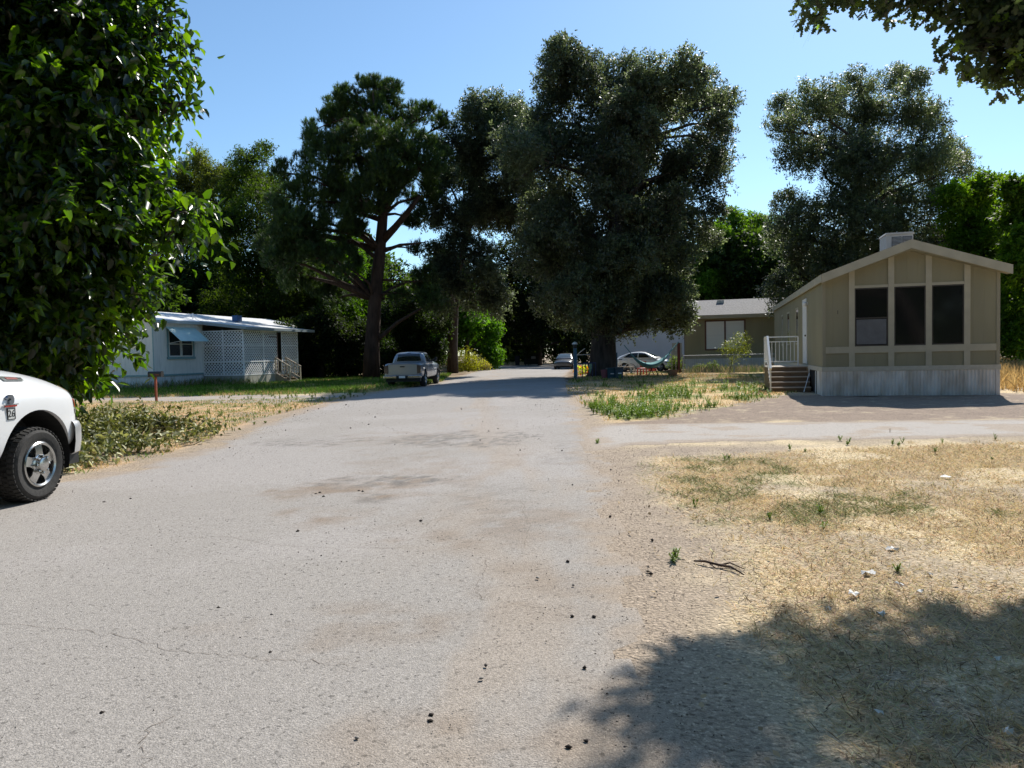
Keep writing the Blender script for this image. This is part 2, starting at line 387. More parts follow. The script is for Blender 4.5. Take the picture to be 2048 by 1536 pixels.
for line in CR:
    pts = []
    for k in range(len(line)-1):
        for u in range(7): pts.append(G(line[k][0]+(line[k+1][0]-line[k][0])*u/7, line[k][1]+(line[k+1][1]-line[k][1])*u/7)+Vector((rk.gauss(0, .012), rk.gauss(0, .018), 0)))
    L_ = []; R_ = []
    for k, q in enumerate(pts):
        d = (pts[min(k+1, len(pts)-1)]-pts[max(k-1, 0)]).normalized(); s_ = Vector((-d.y, d.x, 0))*rk.uniform(.0006, .0022)*(.3 if k in (0, len(pts)-1) else 1); z_ = float(r_relief(np.array([q.x]), np.array([q.y]))[0])+.0075
        L_.append((q.x-s_.x, q.y-s_.y, z_)); R_.append((q.x+s_.x, q.y+s_.y, z_))
    n = len(pts); mbk.add(L_+R_, [(i, i+1, i+1+n, i+n) for i in range(n-1)])
tag(mbk.build('road_crack', mat('crack_dust', (.19, .155, .13), rough=.95, var=.3, scale=30), recalc=False), kind='structure')
sheet('driveway', np.arange(1, 26, .12), np.arange(9.5, 18.5, .07), drive_col, .009, MR,
      keep=lambda X, Y: polyd(X+(fbm(X, Y, 53, 3, 2.5)-.5)*.6, Y+(fbm(X, Y, 54, 3, 2)-.5)*.5, DRIVE) > 0)
def ld_col(X, Y):
    n2 = fbm(X, Y, 75, 4, 1.2); c = np.ones(X.shape)[..., None]*ASPH*C(1.15, 1.1, 1.05)
    c = mixc(c, DIRT*1.25, ss(.42, .6, n2)*.8); return mixc(c, GREEN, ss(.64, .72, n2)*.6)
sheet('driveway', np.arange(-40, -5, .15), np.arange(23, 33, .12), ld_col, .006, MR,
      keep=lambda X, Y: (polyd(X+(fbm(X, Y, 55, 3, 1.5)-.5)*.9, Y+(fbm(X, Y, 56, 3, 1.5)-.5)*1.0, LDRIVE) > 0) & (polyd(X, Y, ROAD) < -.6))

# ---- grass blades, pebbles, weeds, litter
def blades(name, X, Y, L, W, col, up, m, label, cat, curl=.3):
    n = len(X); th = rng.uniform(0, 2*np.pi, n); el = np.clip(rng.normal(up, .28, n), .03, 1.5)
    d = np.stack([np.cos(th)*np.cos(el), np.sin(th)*np.cos(el), np.sin(el)], 1)*L[:, None]
    s = np.stack([-np.sin(th), np.cos(th), np.zeros(n)], 1)*(W/2)[:, None]
    b = np.stack([X, Y, np.full(n, .004)], 1); mid = b+d*.55; tip = b+d*np.array([1, 1, .85]); 
    V = np.stack([b-s, b+s, mid+s*.7, tip, mid-s*.7], 1).reshape(-1, 3)
    i = np.arange(n)[:, None]*5; FI = np.concatenate([i+0, i+1, i+2, i+3, i+4], 1)
    o = npmesh(name, V, FI, 5, m, col=np.repeat(col, 5, 0)); return tag(o, label, cat, kind='stuff')
def scatter(n, x0, x1, y0, y1, p=1.0):
    """positions denser near the camera (density ~ 1/Y^p)"""
    u = rng.uniform(0, 1, n)
    Y = y0*(y1/y0)**u if p == 2 else (rng.uniform(y0, y1, n) if p == 0 else (np.sqrt(y0)+u*(np.sqrt(y1)-np.sqrt(y0)))**2)
    X = x0+(x1-x0)*rng.uniform(0, 1, n); return X, Y
MGR = leafmat('dry_grass_mat', trans=.25, rough=.8, spec=.15, tint=(1.1, 1.1, .9))
YARD = [(1.0, 1.5), (1.3, 5.5), (1.35, 9), (1.9, 10.6), (30, 13.5), (30, 1.5)]
X, Y = scatter(900000, .6, 16, 1.6, 13.6, 1); keep = (X < .72*Y+.6)
X, Y = X[keep], Y[keep]
fr = polyd(X, Y, FRINGE); dens = np.where(fr > 0, .14, .14+.86*ss(.0, -.9, fr))*ss(-.1, .4, polyd(X, Y, YARD))*ss(0, -.25, polyd(X, Y, DRIVE))
dens *= .6+.6*ss(.66, .45, fbm(X, Y, 1, 5, 1.1)); k = rng.uniform(0, 1, len(X)) < dens; X, Y = X[k], Y[k]
gm = green_mask(X, Y); n = len(X); isg = rng.uniform(0, 1, n) < gm*.55
col = np.where(isg[:, None], OLIVE*C(.9, 1.15, .8)*rng.uniform(.7, 1.5, (n, 1)), STRAW*rng.uniform(.75, 1.35, (n, 1))*(1+rng.normal(0, .06, (n, 3))))
dk = rng.uniform(0, 1, n) < .12; col[dk] = LITTER*1.2
L = rng.uniform(.025, .09, n)*(1+isg*.3); blades('dry_grass', X, Y, L, rng.uniform(.0022, .0045, n)*(1+Y*.11), col, .2, MGR, 'flattened straw coloured dry grass covering the yard at the right', 'dry grass')
# taller dry tufts
tx, ty = scatter(500, 1.2, 15, 2.2, 13, 1); k = (tx < .72*ty+.6) & (polyd(tx, ty, FRINGE) < -.1) & (polyd(tx, ty, DRIVE) < -.2) & (fbm(tx, ty, 77, 3, .8) > .42); tx, ty = tx[k], ty[k]
X = np.repeat(tx, 26)+rng.normal(0, .035, len(tx)*26); Y = np.repeat(ty, 26)+rng.normal(0, .035, len(tx)*26); n = len(X)
blades('dry_grass', X, Y, rng.uniform(.025, .08, n), np.full(n, .003)*(1+Y*.08), STRAW*rng.uniform(.7, 1.3, (n, 1)), .95, MGR, 'upright tufts of dry straw grass in the yard at the right', 'dry grass')
# lawn grass right + left (green/straw)
def lawn(poly, n, x0, x1, y0, y1, h, gfun, label, dens=None):
    X, Y = scatter(n, x0, x1, y0, y1, 0); k = (polyd(X, Y, poly) > -.2); 
    if dens is not None: k &= rng.uniform(0, 1, n) < dens(X, Y)
    X, Y = X[k], Y[k]; n = len(X); g = rng.uniform(0, 1, n) < gfun(X, Y)
    col = np.where(g[:, None], GREEN*C(1.0, 1.15, 1.0)*rng.uniform(.7, 1.7, (n, 1)), STRAW*C(1, .9, .7)*rng.uniform(.6, 1.3, (n, 1)))
    blades('lawn_grass', X, Y, rng.uniform(.5, 1.3, n)*h*(1+.6*g), np.full(n, .012)*(1+Y*.02), col, 1.0, MGR, label, 'grass')
lawn(LAWN_R, 90000, 2, 13, 16, 52, .08, lambda X, Y: (lawn_green(X, Y)*.7+.08)*np.where(Y > 27, .45, .75), 'patchy green and straw lawn beside the big oak', dens=lambda X, Y: .08+.75*ss(.42, .6, fbm(X, Y, 14, 4, 1.2)))
lawn(LAWN_L, 90000, -30, -4, 31, 58, .16, lambda X, Y: .25+.6*ss(.62, .4, fbm(X, Y, 1, 5, 1.1)), 'green grass strip in front of the white home at the left')
FL = [(-22, 27.5), (-6.4, 27.5), (-6.6, 18), (-5.8, 12), (-6.0, 10), (-14, 12)]
lawn(FL, 50000, -22, -5, 10, 28, .05, lambda X, Y: ss(.45, .65, fbm(X, Y, 2, 4, 4.0))*.7, 'sparse dry grass on the verge behind the white truck')
# broadleaf weeds
def weeds(name, pts, hs, colr, label, m, leaf=.045):
    Vs = []; Cs = []; 
    for (x, y), h in zip(pts, hs):
        ns = rng.integers(3, 7)
        for s in range(ns):
            th = rng.uniform(0, 6.28); sp = rng.uniform(.1, .5)*h; nl = max(5, int(h/.03))
            t = np.linspace(.15, 1, nl); px = x+np.cos(th)*sp*t; py = y+np.sin(th)*sp*t; pz = h*t*rng.uniform(.7, 1.05)
            a = rng.uniform(0, 6.28, nl); e = rng.uniform(-.2, .9, nl); l = leaf*rng.uniform(.6, 1.4, nl)*(1.2-.5*t)
            d = np.stack([np.cos(a)*np.cos(e), np.sin(a)*np.cos(e), np.sin(e)], 1)*l[:, None]
            sd = np.stack([-np.sin(a), np.cos(a), np.zeros(nl)], 1)*(l*.3)[:, None]; b = np.stack([px, py, pz], 1)
            V = np.stack([b, b+d*.45-sd, b+d, b+d*.45+sd], 1); Vs.append(V.reshape(-1, 3))
            c = colr*rng.uniform(.7, 1.35, (nl, 1)); Cs.append(np.repeat(c, 4, 0))
            w_ = .004; b0 = np.array([[x-w_, y, 0], [x+w_, y, 0], [px[-1]+w_, py[-1], pz[-1]], [px[-1]-w_, py[-1], pz[-1]]]); Vs.append(b0); Cs.append(np.repeat((colr*.8)[None], 4, 0))
    V = np.concatenate(Vs); n = len(V)//4
    return tag(npmesh(name, V, np.arange(n*4).reshape(-1, 4), 4, m, col=np.concatenate(Cs)), label, 'weeds', kind='stuff')
MW = leafmat('weed_mat', trans=.35, rough=.55)
pts = []
for _ in range(9000):
    px, py = random.uniform(1150, 1640), random.uniform(752, 850); p = G(px, py)
    a = np.array([p.x]); b = np.array([p.y])
    if polyd(a, b, LAWN_R)[0] > .1 and random.random() < float(ss(.47, .6, fbm(a, b, 11, 4, .7))[0])*.2*(1.2 if py > 770 else .5): pts.append((p.x, p.y))
pts = pts[:900]
weeds('weeds', pts, [random.uniform(.08, .38) for _ in pts], C(.17, .26, .03), 'bright green weeds growing through the lawn beside the road', MW, .06)
pts = [(G(a, b).x, G(a, b).y) for a, b in [(1194, 888), (1195, 886), (1450, 920), (1458, 918), (1695, 890), (1697, 887), (1797, 893), (1805, 886), (1785, 890), (1885, 888), (1347, 1125), (1350, 1118), (1640, 1030), (1646, 1060), (1795, 1145), (1990, 880), (1515, 800), (1522, 790), (1478, 790), (1680, 882), (1985, 920), (1870, 905), (1540, 1040), (1390, 1015), (1580, 900), (1610, 905)]]
weeds('weeds', pts, [random.uniform(.03, .11) for _ in pts], C(.15, .22, .045), 'small green weeds dotted along the driveway edge', MW, .035)
pts = []
for _ in range(260):
    p = G(random.uniform(440, 740), random.uniform(768, 800)); pts.append((p.x, p.y))
for _ in range(60):
    p = G(random.uniform(150, 640), random.uniform(808, 850)); pts.append((p.x, p.y))
weeds('weeds', [p for p in pts if p[0] < -5.8], [random.uniform(.05, .16) for _ in pts], C(.15, .20, .04), 'green weeds scattered along the left verge', MW, .05)
# tall dry grass at the home edges
X = []; Y = []
for a, b, c_, d_, n in [((-19.6, 39.6), (-18.2, 43.6), .5, 0, 900), ((-18.0, 43.4), (-15.4, 42.8), .35, 0, 700), ((-26, 41.2), (-19.6, 39.5), .35, 0, 600), ((11.6, 48.6), (16.2, 47.4), .4, 0, 1200)]:
    t = rng.uniform(0, 1, n); X.append(a[0]+(b[0]-a[0])*t+rng.normal(0, c_, n)); Y.append(a[1]+(b[1]-a[1])*t+rng.normal(0, c_, n))
X = np.concatenate(X); Y = np.concatenate(Y); n = len(X)
blades('tall_grass', X, Y, rng.uniform(.2, .75, n), np.full(n, .02), np.where(rng.uniform(0, 1, (n, 1)) < .5, STRAW*.8, GREEN*1.4)*rng.uniform(.7, 1.3, (n, 1)), 1.25, MGR, 'tall seeding grass along the foot of the home walls', 'tall grass')
X = rng.uniform(15.6, 30, 26000); Y = rng.uniform(22, 46, 26000); n = len(X)
blades('tall_grass', X, Y, rng.uniform(.25, .95, n), np.full(n, .03), STRAW*C(1.05, .95, .75)*rng.uniform(.6, 1.3, (n, 1)), 1.25, MGR, 'tall golden dry grass field beyond the tan home at the right', 'tall grass')
X = rng.uniform(-9, 2, 9000); Y = rng.uniform(84, 108, 9000); k = polyd(X, Y, ROAD) < -.3; X, Y = X[k], Y[k]; n = len(X)
blades('tall_grass', X, Y, rng.uniform(.2, .6, n), np.full(n, .05), STRAW*rng.uniform(.6, 1.2, (n, 1)), 1.25, MGR, 'golden dry grass at the far end of the road', 'tall grass')
# pebbles and clods
def stones(name, X, Y, R, col, m, label, zb=.02):
    n = len(X); base = np.array([[1,0,0],[-1,0,0],[0,1,0],[0,-1,0],[0,0,1],[0,0,-1]], float)
    f = np.array([[0,2,4],[2,1,4],[1,3,4],[3,0,4],[2,0,5],[1,2,5],[3,1,5],[0,3,5]])
    S = rng.uniform(.6, 1.3, (n, 6, 3))*R[:, None, None]; V = base[None]*S; a = rng.uniform(0, 6.28, n); c, s = np.cos(a), np.sin(a)
    V = np.stack([V[..., 0]*c[:, None]-V[..., 1]*s[:, None], V[..., 0]*s[:, None]+V[..., 1]*c[:, None], V[..., 2]*.7], -1)
    V += np.stack([X, Y, zb+R*.35], 1)[:, None]; FI = (f[None]+np.arange(n)[:, None, None]*6).reshape(-1, 3)
    return tag(npmesh(name, V.reshape(-1, 3), FI, 3, m, col=np.repeat(col, 6, 0)), label, 'gravel', kind='stuff')
MP = colmat('stone_mat', nscale=60, nvar=.2, bump=.0)
X, Y = scatter(14000, -7, 3.5, 1.8, 26, 1); k = (polyd(X, Y, ROAD) > -.8) & (rng.uniform(0, 1, len(X)) < .12+.9*ss(.5, .68, fbm(X*2.2, Y*.55, 24, 4, .9))); X, Y = X[k], Y[k]; n = len(X)
big = rng.uniform(0, 1, n) < .02
stones('gravel', X, Y, np.where(big, rng.uniform(.007, .015, n), rng.uniform(.002, .005, n))*(1+Y*.05), np.where((rng.uniform(0, 1, n) < .5)[:, None], C(.13, .11, .10), C(.42, .38, .34))*rng.uniform(.6, 1.2, (n, 1)), MP, 'loose gravel and small clods strewn over the worn asphalt', .012)
X, Y = scatter(9000, .3, 6, 1.8, 12, 1); k = (polyd(X, Y, FRINGE) > -.1) & (polyd(X, Y, ROAD) < .3); X, Y = X[k], Y[k]; n = len(X)
stones('gravel', X, Y, rng.uniform(.002, .006, n)*(1+Y*.03), C(.2, .16, .13)*rng.uniform(.5, 1.9, (n, 1)), MP, 'small stones on the bare dirt shoulder right of the road', .004)
# fallen leaves in the shade and white paper scraps
def flatleaf(X, Y, L, col, m, name, label, cat, z=.02):
    n = len(X); a = rng.uniform(0, 6.28, n); t = rng.normal(0, .35, (n, 2)); d = np.stack([np.cos(a), np.sin(a), t[:, 0]], 1)*L[:, None]; s = np.stack([-np.sin(a), np.cos(a), t[:, 1]], 1)*(L*.38)[:, None]
    b = np.stack([X, Y, np.full(n, z)+abs(t[:, 0])*L], 1)
    V = np.stack([b-d*.5, b-d*.15+s*.8, b+d*.2+s, b+d*.6, b+d*.2-s, b-d*.15-s*.8], 1).reshape(-1, 3)
    return tag(npmesh(name, V, np.arange(n*6).reshape(-1, 6), 6, m, col=np.repeat(col, 6, 0)), label, cat, kind='stuff')
X, Y = scatter(1300, .5, 8, 1.7, 8, 1); k = (polyd(X, Y, YARD) > -.4); X, Y = X[k], Y[k]; n = len(X)
flatleaf(X, Y, rng.uniform(.012, .035, n), C(.42, .32, .2)*rng.uniform(.5, 1.6, (n, 1)), MGR, 'fallen_leaves', 'dry fallen oak leaves scattered over the straw grass', 'fallen leaves')
# ------------------------------------------------------------------ trees
LT = {
 'diamond': (np.array([[0,0,0],[.45,.5,.06],[1,0,0],[.45,-.5,-.06]]), [[0,1,2,3]]),
 'needle': (np.array([[0,.5,0],[1,.25,0],[1,-.25,0],[0,-.5,0]]), [[0,1,2,3]]),
 'broad': (np.array([[0,0,0],[.22,.5,.12],[.7,.36,.10],[1.1,0,-.12],[.7,-.36,.10],[.22,-.5,.12]]), [[0,1,2,3],[0,3,4,5]]),
 'oak': (np.array([[0,0,0],[.15,.16,0],[.3,.42,0],[.42,.2,0],[.58,.5,0],[.68,.2,0],[.82,.34,0],[1,0,0],[.82,-.34,0],[.68,-.2,0],[.58,-.5,0],[.42,-.2,0],[.3,-.42,0],[.15,-.16,0]]), [list(range(14))]),
}
def unit(v): return v/np.maximum(np.linalg.norm(v, axis=-1, keepdims=True), 1e-9)
def crown(name, blobs, n, L, ratio, col, m, parent=None, seed=1, shape='diamond', k=9, SL=None, inner=.28, gap=(1.2, .95), rough=.2, out=.55, up=.15, droop=.2, var=.3, tip=None, flat=.35, collapse=1.0, tipfrac=.12, tuft=0, lobes=0, lobr=.42):
    r = np.random.default_rng(seed); SL = SL or L*3.5
    if lobes:      # cauliflower structure: each bough carries smaller clumps
        nb = []
        for c, R in blobs:
            nb.append((c, tuple(x*.62 for x in R), .35))
            for _ in range(lobes):
                d = unit(r.normal(size=3)+np.array([0, 0, .25])); f = r.uniform(.55, .85); q = lobr*r.uniform(.6, 1.15)
                nb.append((Vector((c[0]+d[0]*R[0]*f, c[1]+d[1]*R[1]*f, c[2]+d[2]*R[2]*f)), tuple(x*q for x in R), 1.0))
        blobs = nb
    else: blobs = [(c, R, 1.0) for c, R in blobs]
    w_ = np.array([(b[1][0]*b[1][2])*b[2] for b in blobs]); w_ = w_/w_.sum(); ns = n//k
    bi = r.choice(len(blobs), ns, p=w_); Cn = np.array([tuple(b[0]) for b in blobs])[bi]; Rn = np.array([b[1] for b in blobs])[bi]
    u = unit(r.normal(size=(ns, 3))+(np.array([0, 0, .35]) if lobes else 0)); q = np.where(r.uniform(size=ns) < inner, r.uniform(.2, .72, ns), r.uniform(.7, 1.04, ns))
    q = q*(1+rough*noise3(u*3+Cn*.37, 1.6, seed+3))+np.where(r.uniform(size=ns) < .06, r.uniform(0, .22, ns), 0)
    S = Cn+u*Rn*q[:, None]
    keep = (noise3(S, gap[0], seed+9) < gap[1]*2.0) & (S[:, 2] > .15); S = S[keep]; u = u[keep]; ns = len(S)
    sd = unit(u*out+r.normal(size=(ns, 3))*.5+np.array([0, 0, up]))
    B = np.repeat(S, k, 0); D = np.repeat(sd, k, 0); N = len(B); t = np.tile(np.linspace(0, 1, k), ns)+r.uniform(-.06, .06, N)
    B = B+D*(t*SL)[:, None]+r.normal(size=(N, 3))*SL*.10*(0 if tuft else 1)+np.array([0, 0, -1])*(t*t*SL*droop)[:, None]
    if tuft: a = unit(D*1.0+r.normal(size=(N, 3))*.42); 
    else: a = unit(D*.55+r.normal(size=(N, 3))*.75+np.array([0, 0, -droop*(1.6 if droop < .7 else 1.1)]))
    h = unit(r.normal(size=(N, 3))*flat+np.array([0, 0, 1])+np.repeat(u, k, 0)*.45); s = unit(np.cross(a, h)); nn = np.cross(s, a)
    ln = L*r.uniform(.65, 1.25, N); T, FT = LT[shape]; nv = len(T)
    V = B[:, None]+a[:, None]*(T[None, :, 0:1]*ln[:, None, None])+s[:, None]*(T[None, :, 1:2]*ln[:, None, None]*ratio)+nn[:, None]*(T[None, :, 2:3]*ln[:, None, None])
    FA = np.array(FT); FI = (FA[None]+(np.arange(N)*nv)[:, None, None]).reshape(-1, FA.shape[1])
    bl = np.repeat(r.uniform(1-var*.6, 1+var*.6, ns), k)*(1+.22*np.clip(noise3(B, .8, seed+5), -1, 1)); c = np.array(col)[None]*(bl*r.uniform(1-var, 1+var, N))[:, None]
    if tip is not None: y = np.repeat(r.uniform(size=ns) < tipfrac, k); c[y] = np.array(tip)*r.uniform(.8, 1.2, (y.sum(), 1))
    o = npmesh(name, V.reshape(-1, 3), FI, FA.shape[1], m, parent, col=np.repeat(c, nv, 0)); o['sprigs'] = 0
    del o['sprigs']
    return o, S
def blobs_px(lst, Y, squash=1.0, seed=0, dz=1.0):
    r = random.Random(seed); out = []
    for b in lst:
        x, y, rr = b[:3]; off = b[3] if len(b) > 3 else r.uniform(-1, 1)*3.0*dz
        c = P(x, y, Y+off); R = rr*(Y+off)/F; out.append((c, (R, R*squash*1.05, R*.95)))
    return out
def limbs(mb, tp, tr, blobs, seed, frac=.45, n=7, sub=3, ls=1.0):
    r = random.Random(seed); tp = [Vector(p) for p in tp]
    for c, R in blobs:
        c = Vector(c); best = None
        for i, p in enumerate(tp):
            if i == 0: continue
            d = (c-p).length+max(0, p.z-c.z+.3)*3
            if best is None or d < best[0]: best = (d, i)
        i = best[1]; p = tp[i]; d = (c-p).length; r0 = min(tr[i]*.6, .03+.022*d+R[0]*.02)*ls
        m1 = p.lerp(c, .35)+Vector((r.uniform(-.1, .1)*d, r.uniform(-.1, .1)*d, .08*d)); m2 = p.lerp(c, .72)+Vector((r.uniform(-.07, .07)*d, r.uniform(-.07, .07)*d, .06*d))
        mb.tube([p, p.lerp(m1, .5), m1, m2, c], [r0, r0*.85, r0*.7, r0*.45, r0*.25], n)
        for _ in range(sub):
            v = Vector((r.gauss(0, 1), r.gauss(0, 1), r.gauss(.3, .8))).normalized(); e = c+Vector((v.x*R[0], v.y*R[1], v.z*R[2]))*.85
            q = m2.lerp(c, r.uniform(0, .8)); mb.tube([q, q.lerp(e, .5)+Vector((0, 0, .05*R[0])), e], [r0*.3, r0*.2, r0*.07], 5)
def barkmat(name, c1, c2):
    return mat(name, c1, rough=.9, col2=c2, scale=5, bump=1, bscale=14, stretch=(1, 1, .25), spec=.2)
MBARK = barkmat('bark', (.028, .023, .019), (.075, .06, .05)); MPINE = barkmat('pine_bark', (.03, .019, .014), (.07, .043, .032))
ML = leafmat('leaf_oak', trans=.36, rough=.45, spec=.5, tint=(5.6, 5.9, 3.4)); MLB = leafmat('leaf_bright', trans=.55, rough=.55, spec=.2, tint=(3.3, 3.4, .6))
MLF = leafmat('leaf_far', trans=.42, rough=.6, spec=.12, tint=(3.6, 4.0, .8))
MLP = leafmat('leaf_needle', trans=.3, rough=.5, spec=.35, tint=(2.6, 2.6, .9)); MLM = leafmat('leaf_mulberry', trans=.4, rough=.3, spec=.6, tint=(5.6, 6.6, .6))
def tree(name, label, base, tp, tr, blobs, leaves, group=None, bark=None, sub=3, seed=1, nb=10, ls=1.0):
    t = thing(name, label, 'tree', base, 0, group); b = Vector(base); mb = MB()
    if tp: mb.tube(tp, tr, nb); limbs(mb, tp, tr, blobs, seed, sub=sub, ls=ls)
    o = mb.build('trunk', bark or MBARK, t, smooth=True, recalc=False); o.location = -b
    for kw in leaves:
        c, S = crown('crown', kw.pop('bl', blobs), parent=t, **kw); c.location = -b
    return t
# main oak
B = [(1125,120,48),(1105,170,52),(1170,160,55),(1245,138,45),(1240,210,80),(1310,170,58),(1375,160,50),(1405,205,60),(1445,208,30),(1325,245,85),(1415,285,52),(1395,335,70),(1300,325,85),(1205,295,95),(1115,245,75),(1085,320,85),(1175,390,95),(1265,430,95),(1365,425,60),(1405,480,40),(1330,520,75),(1240,540,85),(1150,500,80),(1100,430,60),(1070,510,55),(1120,600,70,2),(1200,620,75,1),(1290,600,65,0),(1345,600,50,0),(1358,640,34,1),(1290,640,36,-1),(1330,655,24,1),(1240,655,35,2),(1440,250,28),(1445,330,25),(1430,420,28),(1215,430,62,-4.5),(1235,330,62,-4.5),(1220,540,62,-4),(1255,245,60,-4),(1205,625,52,-3),(1290,480,60,-4),(1150,590,60,-4),(1120,450,60,-4),(1340,420,50,-4)]
Y0 = 46; bl = blobs_px(B, Y0, 1.15, 3, 1.3); base = P(1206, 752, Y0); base.z = 0
tp = [(base.x, Y0, -.2), (base.x+.0, Y0, .5), tuple(P(1207, 680, Y0)), tuple(P(1210, 600, Y0)), tuple(P(1225, 500, Y0)), tuple(P(1240, 400, Y0)), tuple(P(1250, 300, Y0)), tuple(P(1250, 190, Y0))]
tree('oak_tree', 'huge dark silvery oak tree with a thick trunk standing to the right of the road', base, tp, [1.15, .9, .78, .72, .6, .42, .28, .12], bl,
     [dict(n=460000, L=.18, ratio=.5, col=(.042, .050, .031), m=ML, seed=11, k=10, SL=.42, inner=.38, gap=(1.0, 1.1), var=.45, rough=.15, up=.3, lobes=11)], seed=5, sub=4)
# left oak beside the pine
B = [(985,205,32),(950,235,42),(1015,255,58),(960,290,62),(905,300,42),(995,350,72),(925,375,62),(880,360,36),(965,440,72),(905,450,50),(1010,440,42),(930,520,55),(960,585,62),(900,590,48),(870,520,38),(1035,240,42),(1040,310,55),(1045,390,50),(1035,450,40),(1060,340,45),(1000,610,40),(860,430,30)]
Y0 = 55; bl = blobs_px(B, Y0, 1.1, 4); base = P(975, 745, Y0); base.z = 0
base = P(905, 737, 62); base.z = 0
tree('oak_tree', 'grey green oak between the tall pine and the huge oak', base, [(base.x, 62, -.2), tuple(P(905, 690, 62)), tuple(P(908, 620, 61)), tuple(P(916, 540, 59)), tuple(P(940, 440, 57)), tuple(P(960, 340, 56)), tuple(P(970, 240, 55))], [.5, .42, .36, .32, .26, .18, .08], bl,
     [dict(n=190000, L=.19, ratio=.5, col=(.042, .050, .031), m=ML, seed=21, k=10, SL=.42, inner=.35, gap=(1.0, 1.0), var=.45, rough=.15, lobes=10)], seed=6)
# pine
B = [(702,200,34),(742,188,34),(782,192,32),(668,228,34),(650,240,16),(622,262,26),(640,300,40),(610,318,28),(690,262,50),(750,245,52),(808,238,36),(850,232,28),(882,250,22),(830,285,48),(770,310,52),(700,325,55),(642,368,48),(600,405,40),(565,345,24),(565,395,32),(695,385,60),(765,375,52),(825,345,50),(866,325,40),(622,440,50),(685,440,48),(572,450,46),(545,480,42),(625,495,48),(565,520,46),(845,395,40),(590,555,45),(655,520,36),(830,440,24),(800,600,20),(850,560,30),(870,600,30),(830,500,16),(720,430,28),(765,345,50,-3.5),(755,275,50,-3.5),(735,400,36,-3),(690,300,45,-3),(810,330,40,-3),(640,565,38),(690,525,36,-2),(705,465,32,-1),(600,500,40,-2),(660,600,34)]
Y0 = 50; bl = blobs_px(B, Y0, 1.1, 5); base = P(742, 755, Y0); base.z = 0
tp = [(base.x, Y0, -.2), tuple(P(744, 690, Y0)), tuple(P(750, 600, Y0)), tuple(P(760, 500, Y0)), tuple(P(766, 430, Y0)), tuple(P(762, 340, Y0)), tuple(P(755, 250, Y0)), tuple(P(745, 180, Y0))]
nd = dict(n=520000, L=.26, ratio=.085, col=(.032, .06, .02), m=MLP, shape='needle', k=26, SL=.16, inner=.3, gap=(1.1, 1.0), out=.35, up=.9, droop=0, var=.3, rough=.12, tuft=1, tip=(.05, .085, .018), tipfrac=.25, lobes=11, lobr=.38)
t = tree('pine_tree', 'tall broad pine tree with a bare forked trunk behind the silver pickup', base, tp, [.62, .5, .43, .38, .32, .25, .15, .05], bl, [dict(nd, seed=31)], bark=MPINE, seed=7)
mb = MB(); 
for pth, rr in [([P(766,480,Y0), P(790,455,Y0-.5), P(815,425,Y0-1), P(840,390,Y0-1)], [.3,.24,.2,.12]), ([P(760,505,Y0), P(800,490,Y0), P(850,485,Y0-1)], [.16,.1,.04]), ([P(757,520,Y0), P(720,490,Y0), P(690,470,Y0)], [.16,.1,.05]), ([P(752,560,Y0), P(790,560,Y0), P(830,565,Y0)], [.1,.07,.03]), ([P(755,590,Y0), P(790,585,Y0), P(815,590,Y0)], [.08,.05,.02]), ([P(764,440,Y0), P(730,430,Y0), P(700,400,Y0)], [.2,.14,.08])]:
    mb.tube(pth, rr, 8)
o = mb.build('limb', MPINE, t, smooth=True, recalc=False); o.location = -Vector(base)
# right oak
B = [(1728,168,34),(1788,165,38),(1832,180,34),(1700,200,45),(1650,215,48),(1605,205,38),(1572,225,34),(1560,262,30),(1620,265,60),(1700,265,70),(1780,245,70),(1845,235,42),(1868,285,45),(1900,310,34),(1582,305,34),(1645,335,60),(1730,345,80),(1818,335,70),(1888,350,50),(1915,330,28),(1572,415,42),(1600,470,60),(1668,450,70),(1750,445,80),(1830,430,70),(1880,410,50),(1590,545,55),(1665,545,70),(1745,540,65),(1845,520,65),(1900,480,50),(1555,480,30),(1800,580,60),(1900,570,55),(1580,590,50),(1715,445,70,-4),(1720,345,60,-4),(1700,545,70,-4),(1780,500,70,-4),(1640,500,60,-4)]
Y0 = 50; bl = blobs_px(B, Y0, 1.15, 8, 1.2); base = P(1690, 730, Y0); base.z = 0
tp = [(base.x, Y0, -.2), tuple(P(1692, 640, Y0)), tuple(P(1700, 540, Y0)), tuple(P(1712, 430, Y0)), tuple(P(1718, 340, Y0)), tuple(P(1730, 240, Y0))]
tree('oak_tree', 'large spreading oak tree rising behind the tan mobile home at the right', base, tp, [.8, .65, .55, .42, .28, .12], bl,
     [dict(n=270000, L=.18, ratio=.4, col=(.045, .054, .03), m=ML, seed=41, k=10, SL=.45, gap=(1.0, .7), inner=.35, var=.45, rough=.2, lobes=10, up=.4)], seed=9, sub=4)
# far right bright trees
for k, (B, Y0, tx, lab) in enumerate([([(1915,400,30),(1945,385,34),(1975,375,28),(1995,430,40),(1935,450,45),(1960,510,60),(1930,560,45),(1990,560,60),(1950,640,60),(2010,640,50)], 44, 1965, 'bright lime green tree beside the big oak behind the tan home'),
                        ([(2030,385,28),(2060,400,40),(2045,450,45),(2085,500,70),(2035,540,45),(2065,610,60),(2120,420,70),(2040,670,40)], 38, 2080, 'bright yellow green tree cut off by the right edge of the picture')]):
    bl = blobs_px(B, Y0, 1.0, 60+k, .5); base = P(tx, 700, Y0); base.z = 0
    tree('leafy_tree', lab, base, [(base.x, Y0, -.1), (base.x, Y0, 2.5), tuple(P(tx, 500, Y0)), tuple(P(tx, 420, Y0))], [.3, .24, .15, .06], bl,
         [dict(n=90000, lobes=9, L=.2, ratio=.55, col=(.07, .12, .014), m=MLB, seed=51+k, k=9, SL=.5, gap=(1.2, .7), var=.4)], seed=10+k)
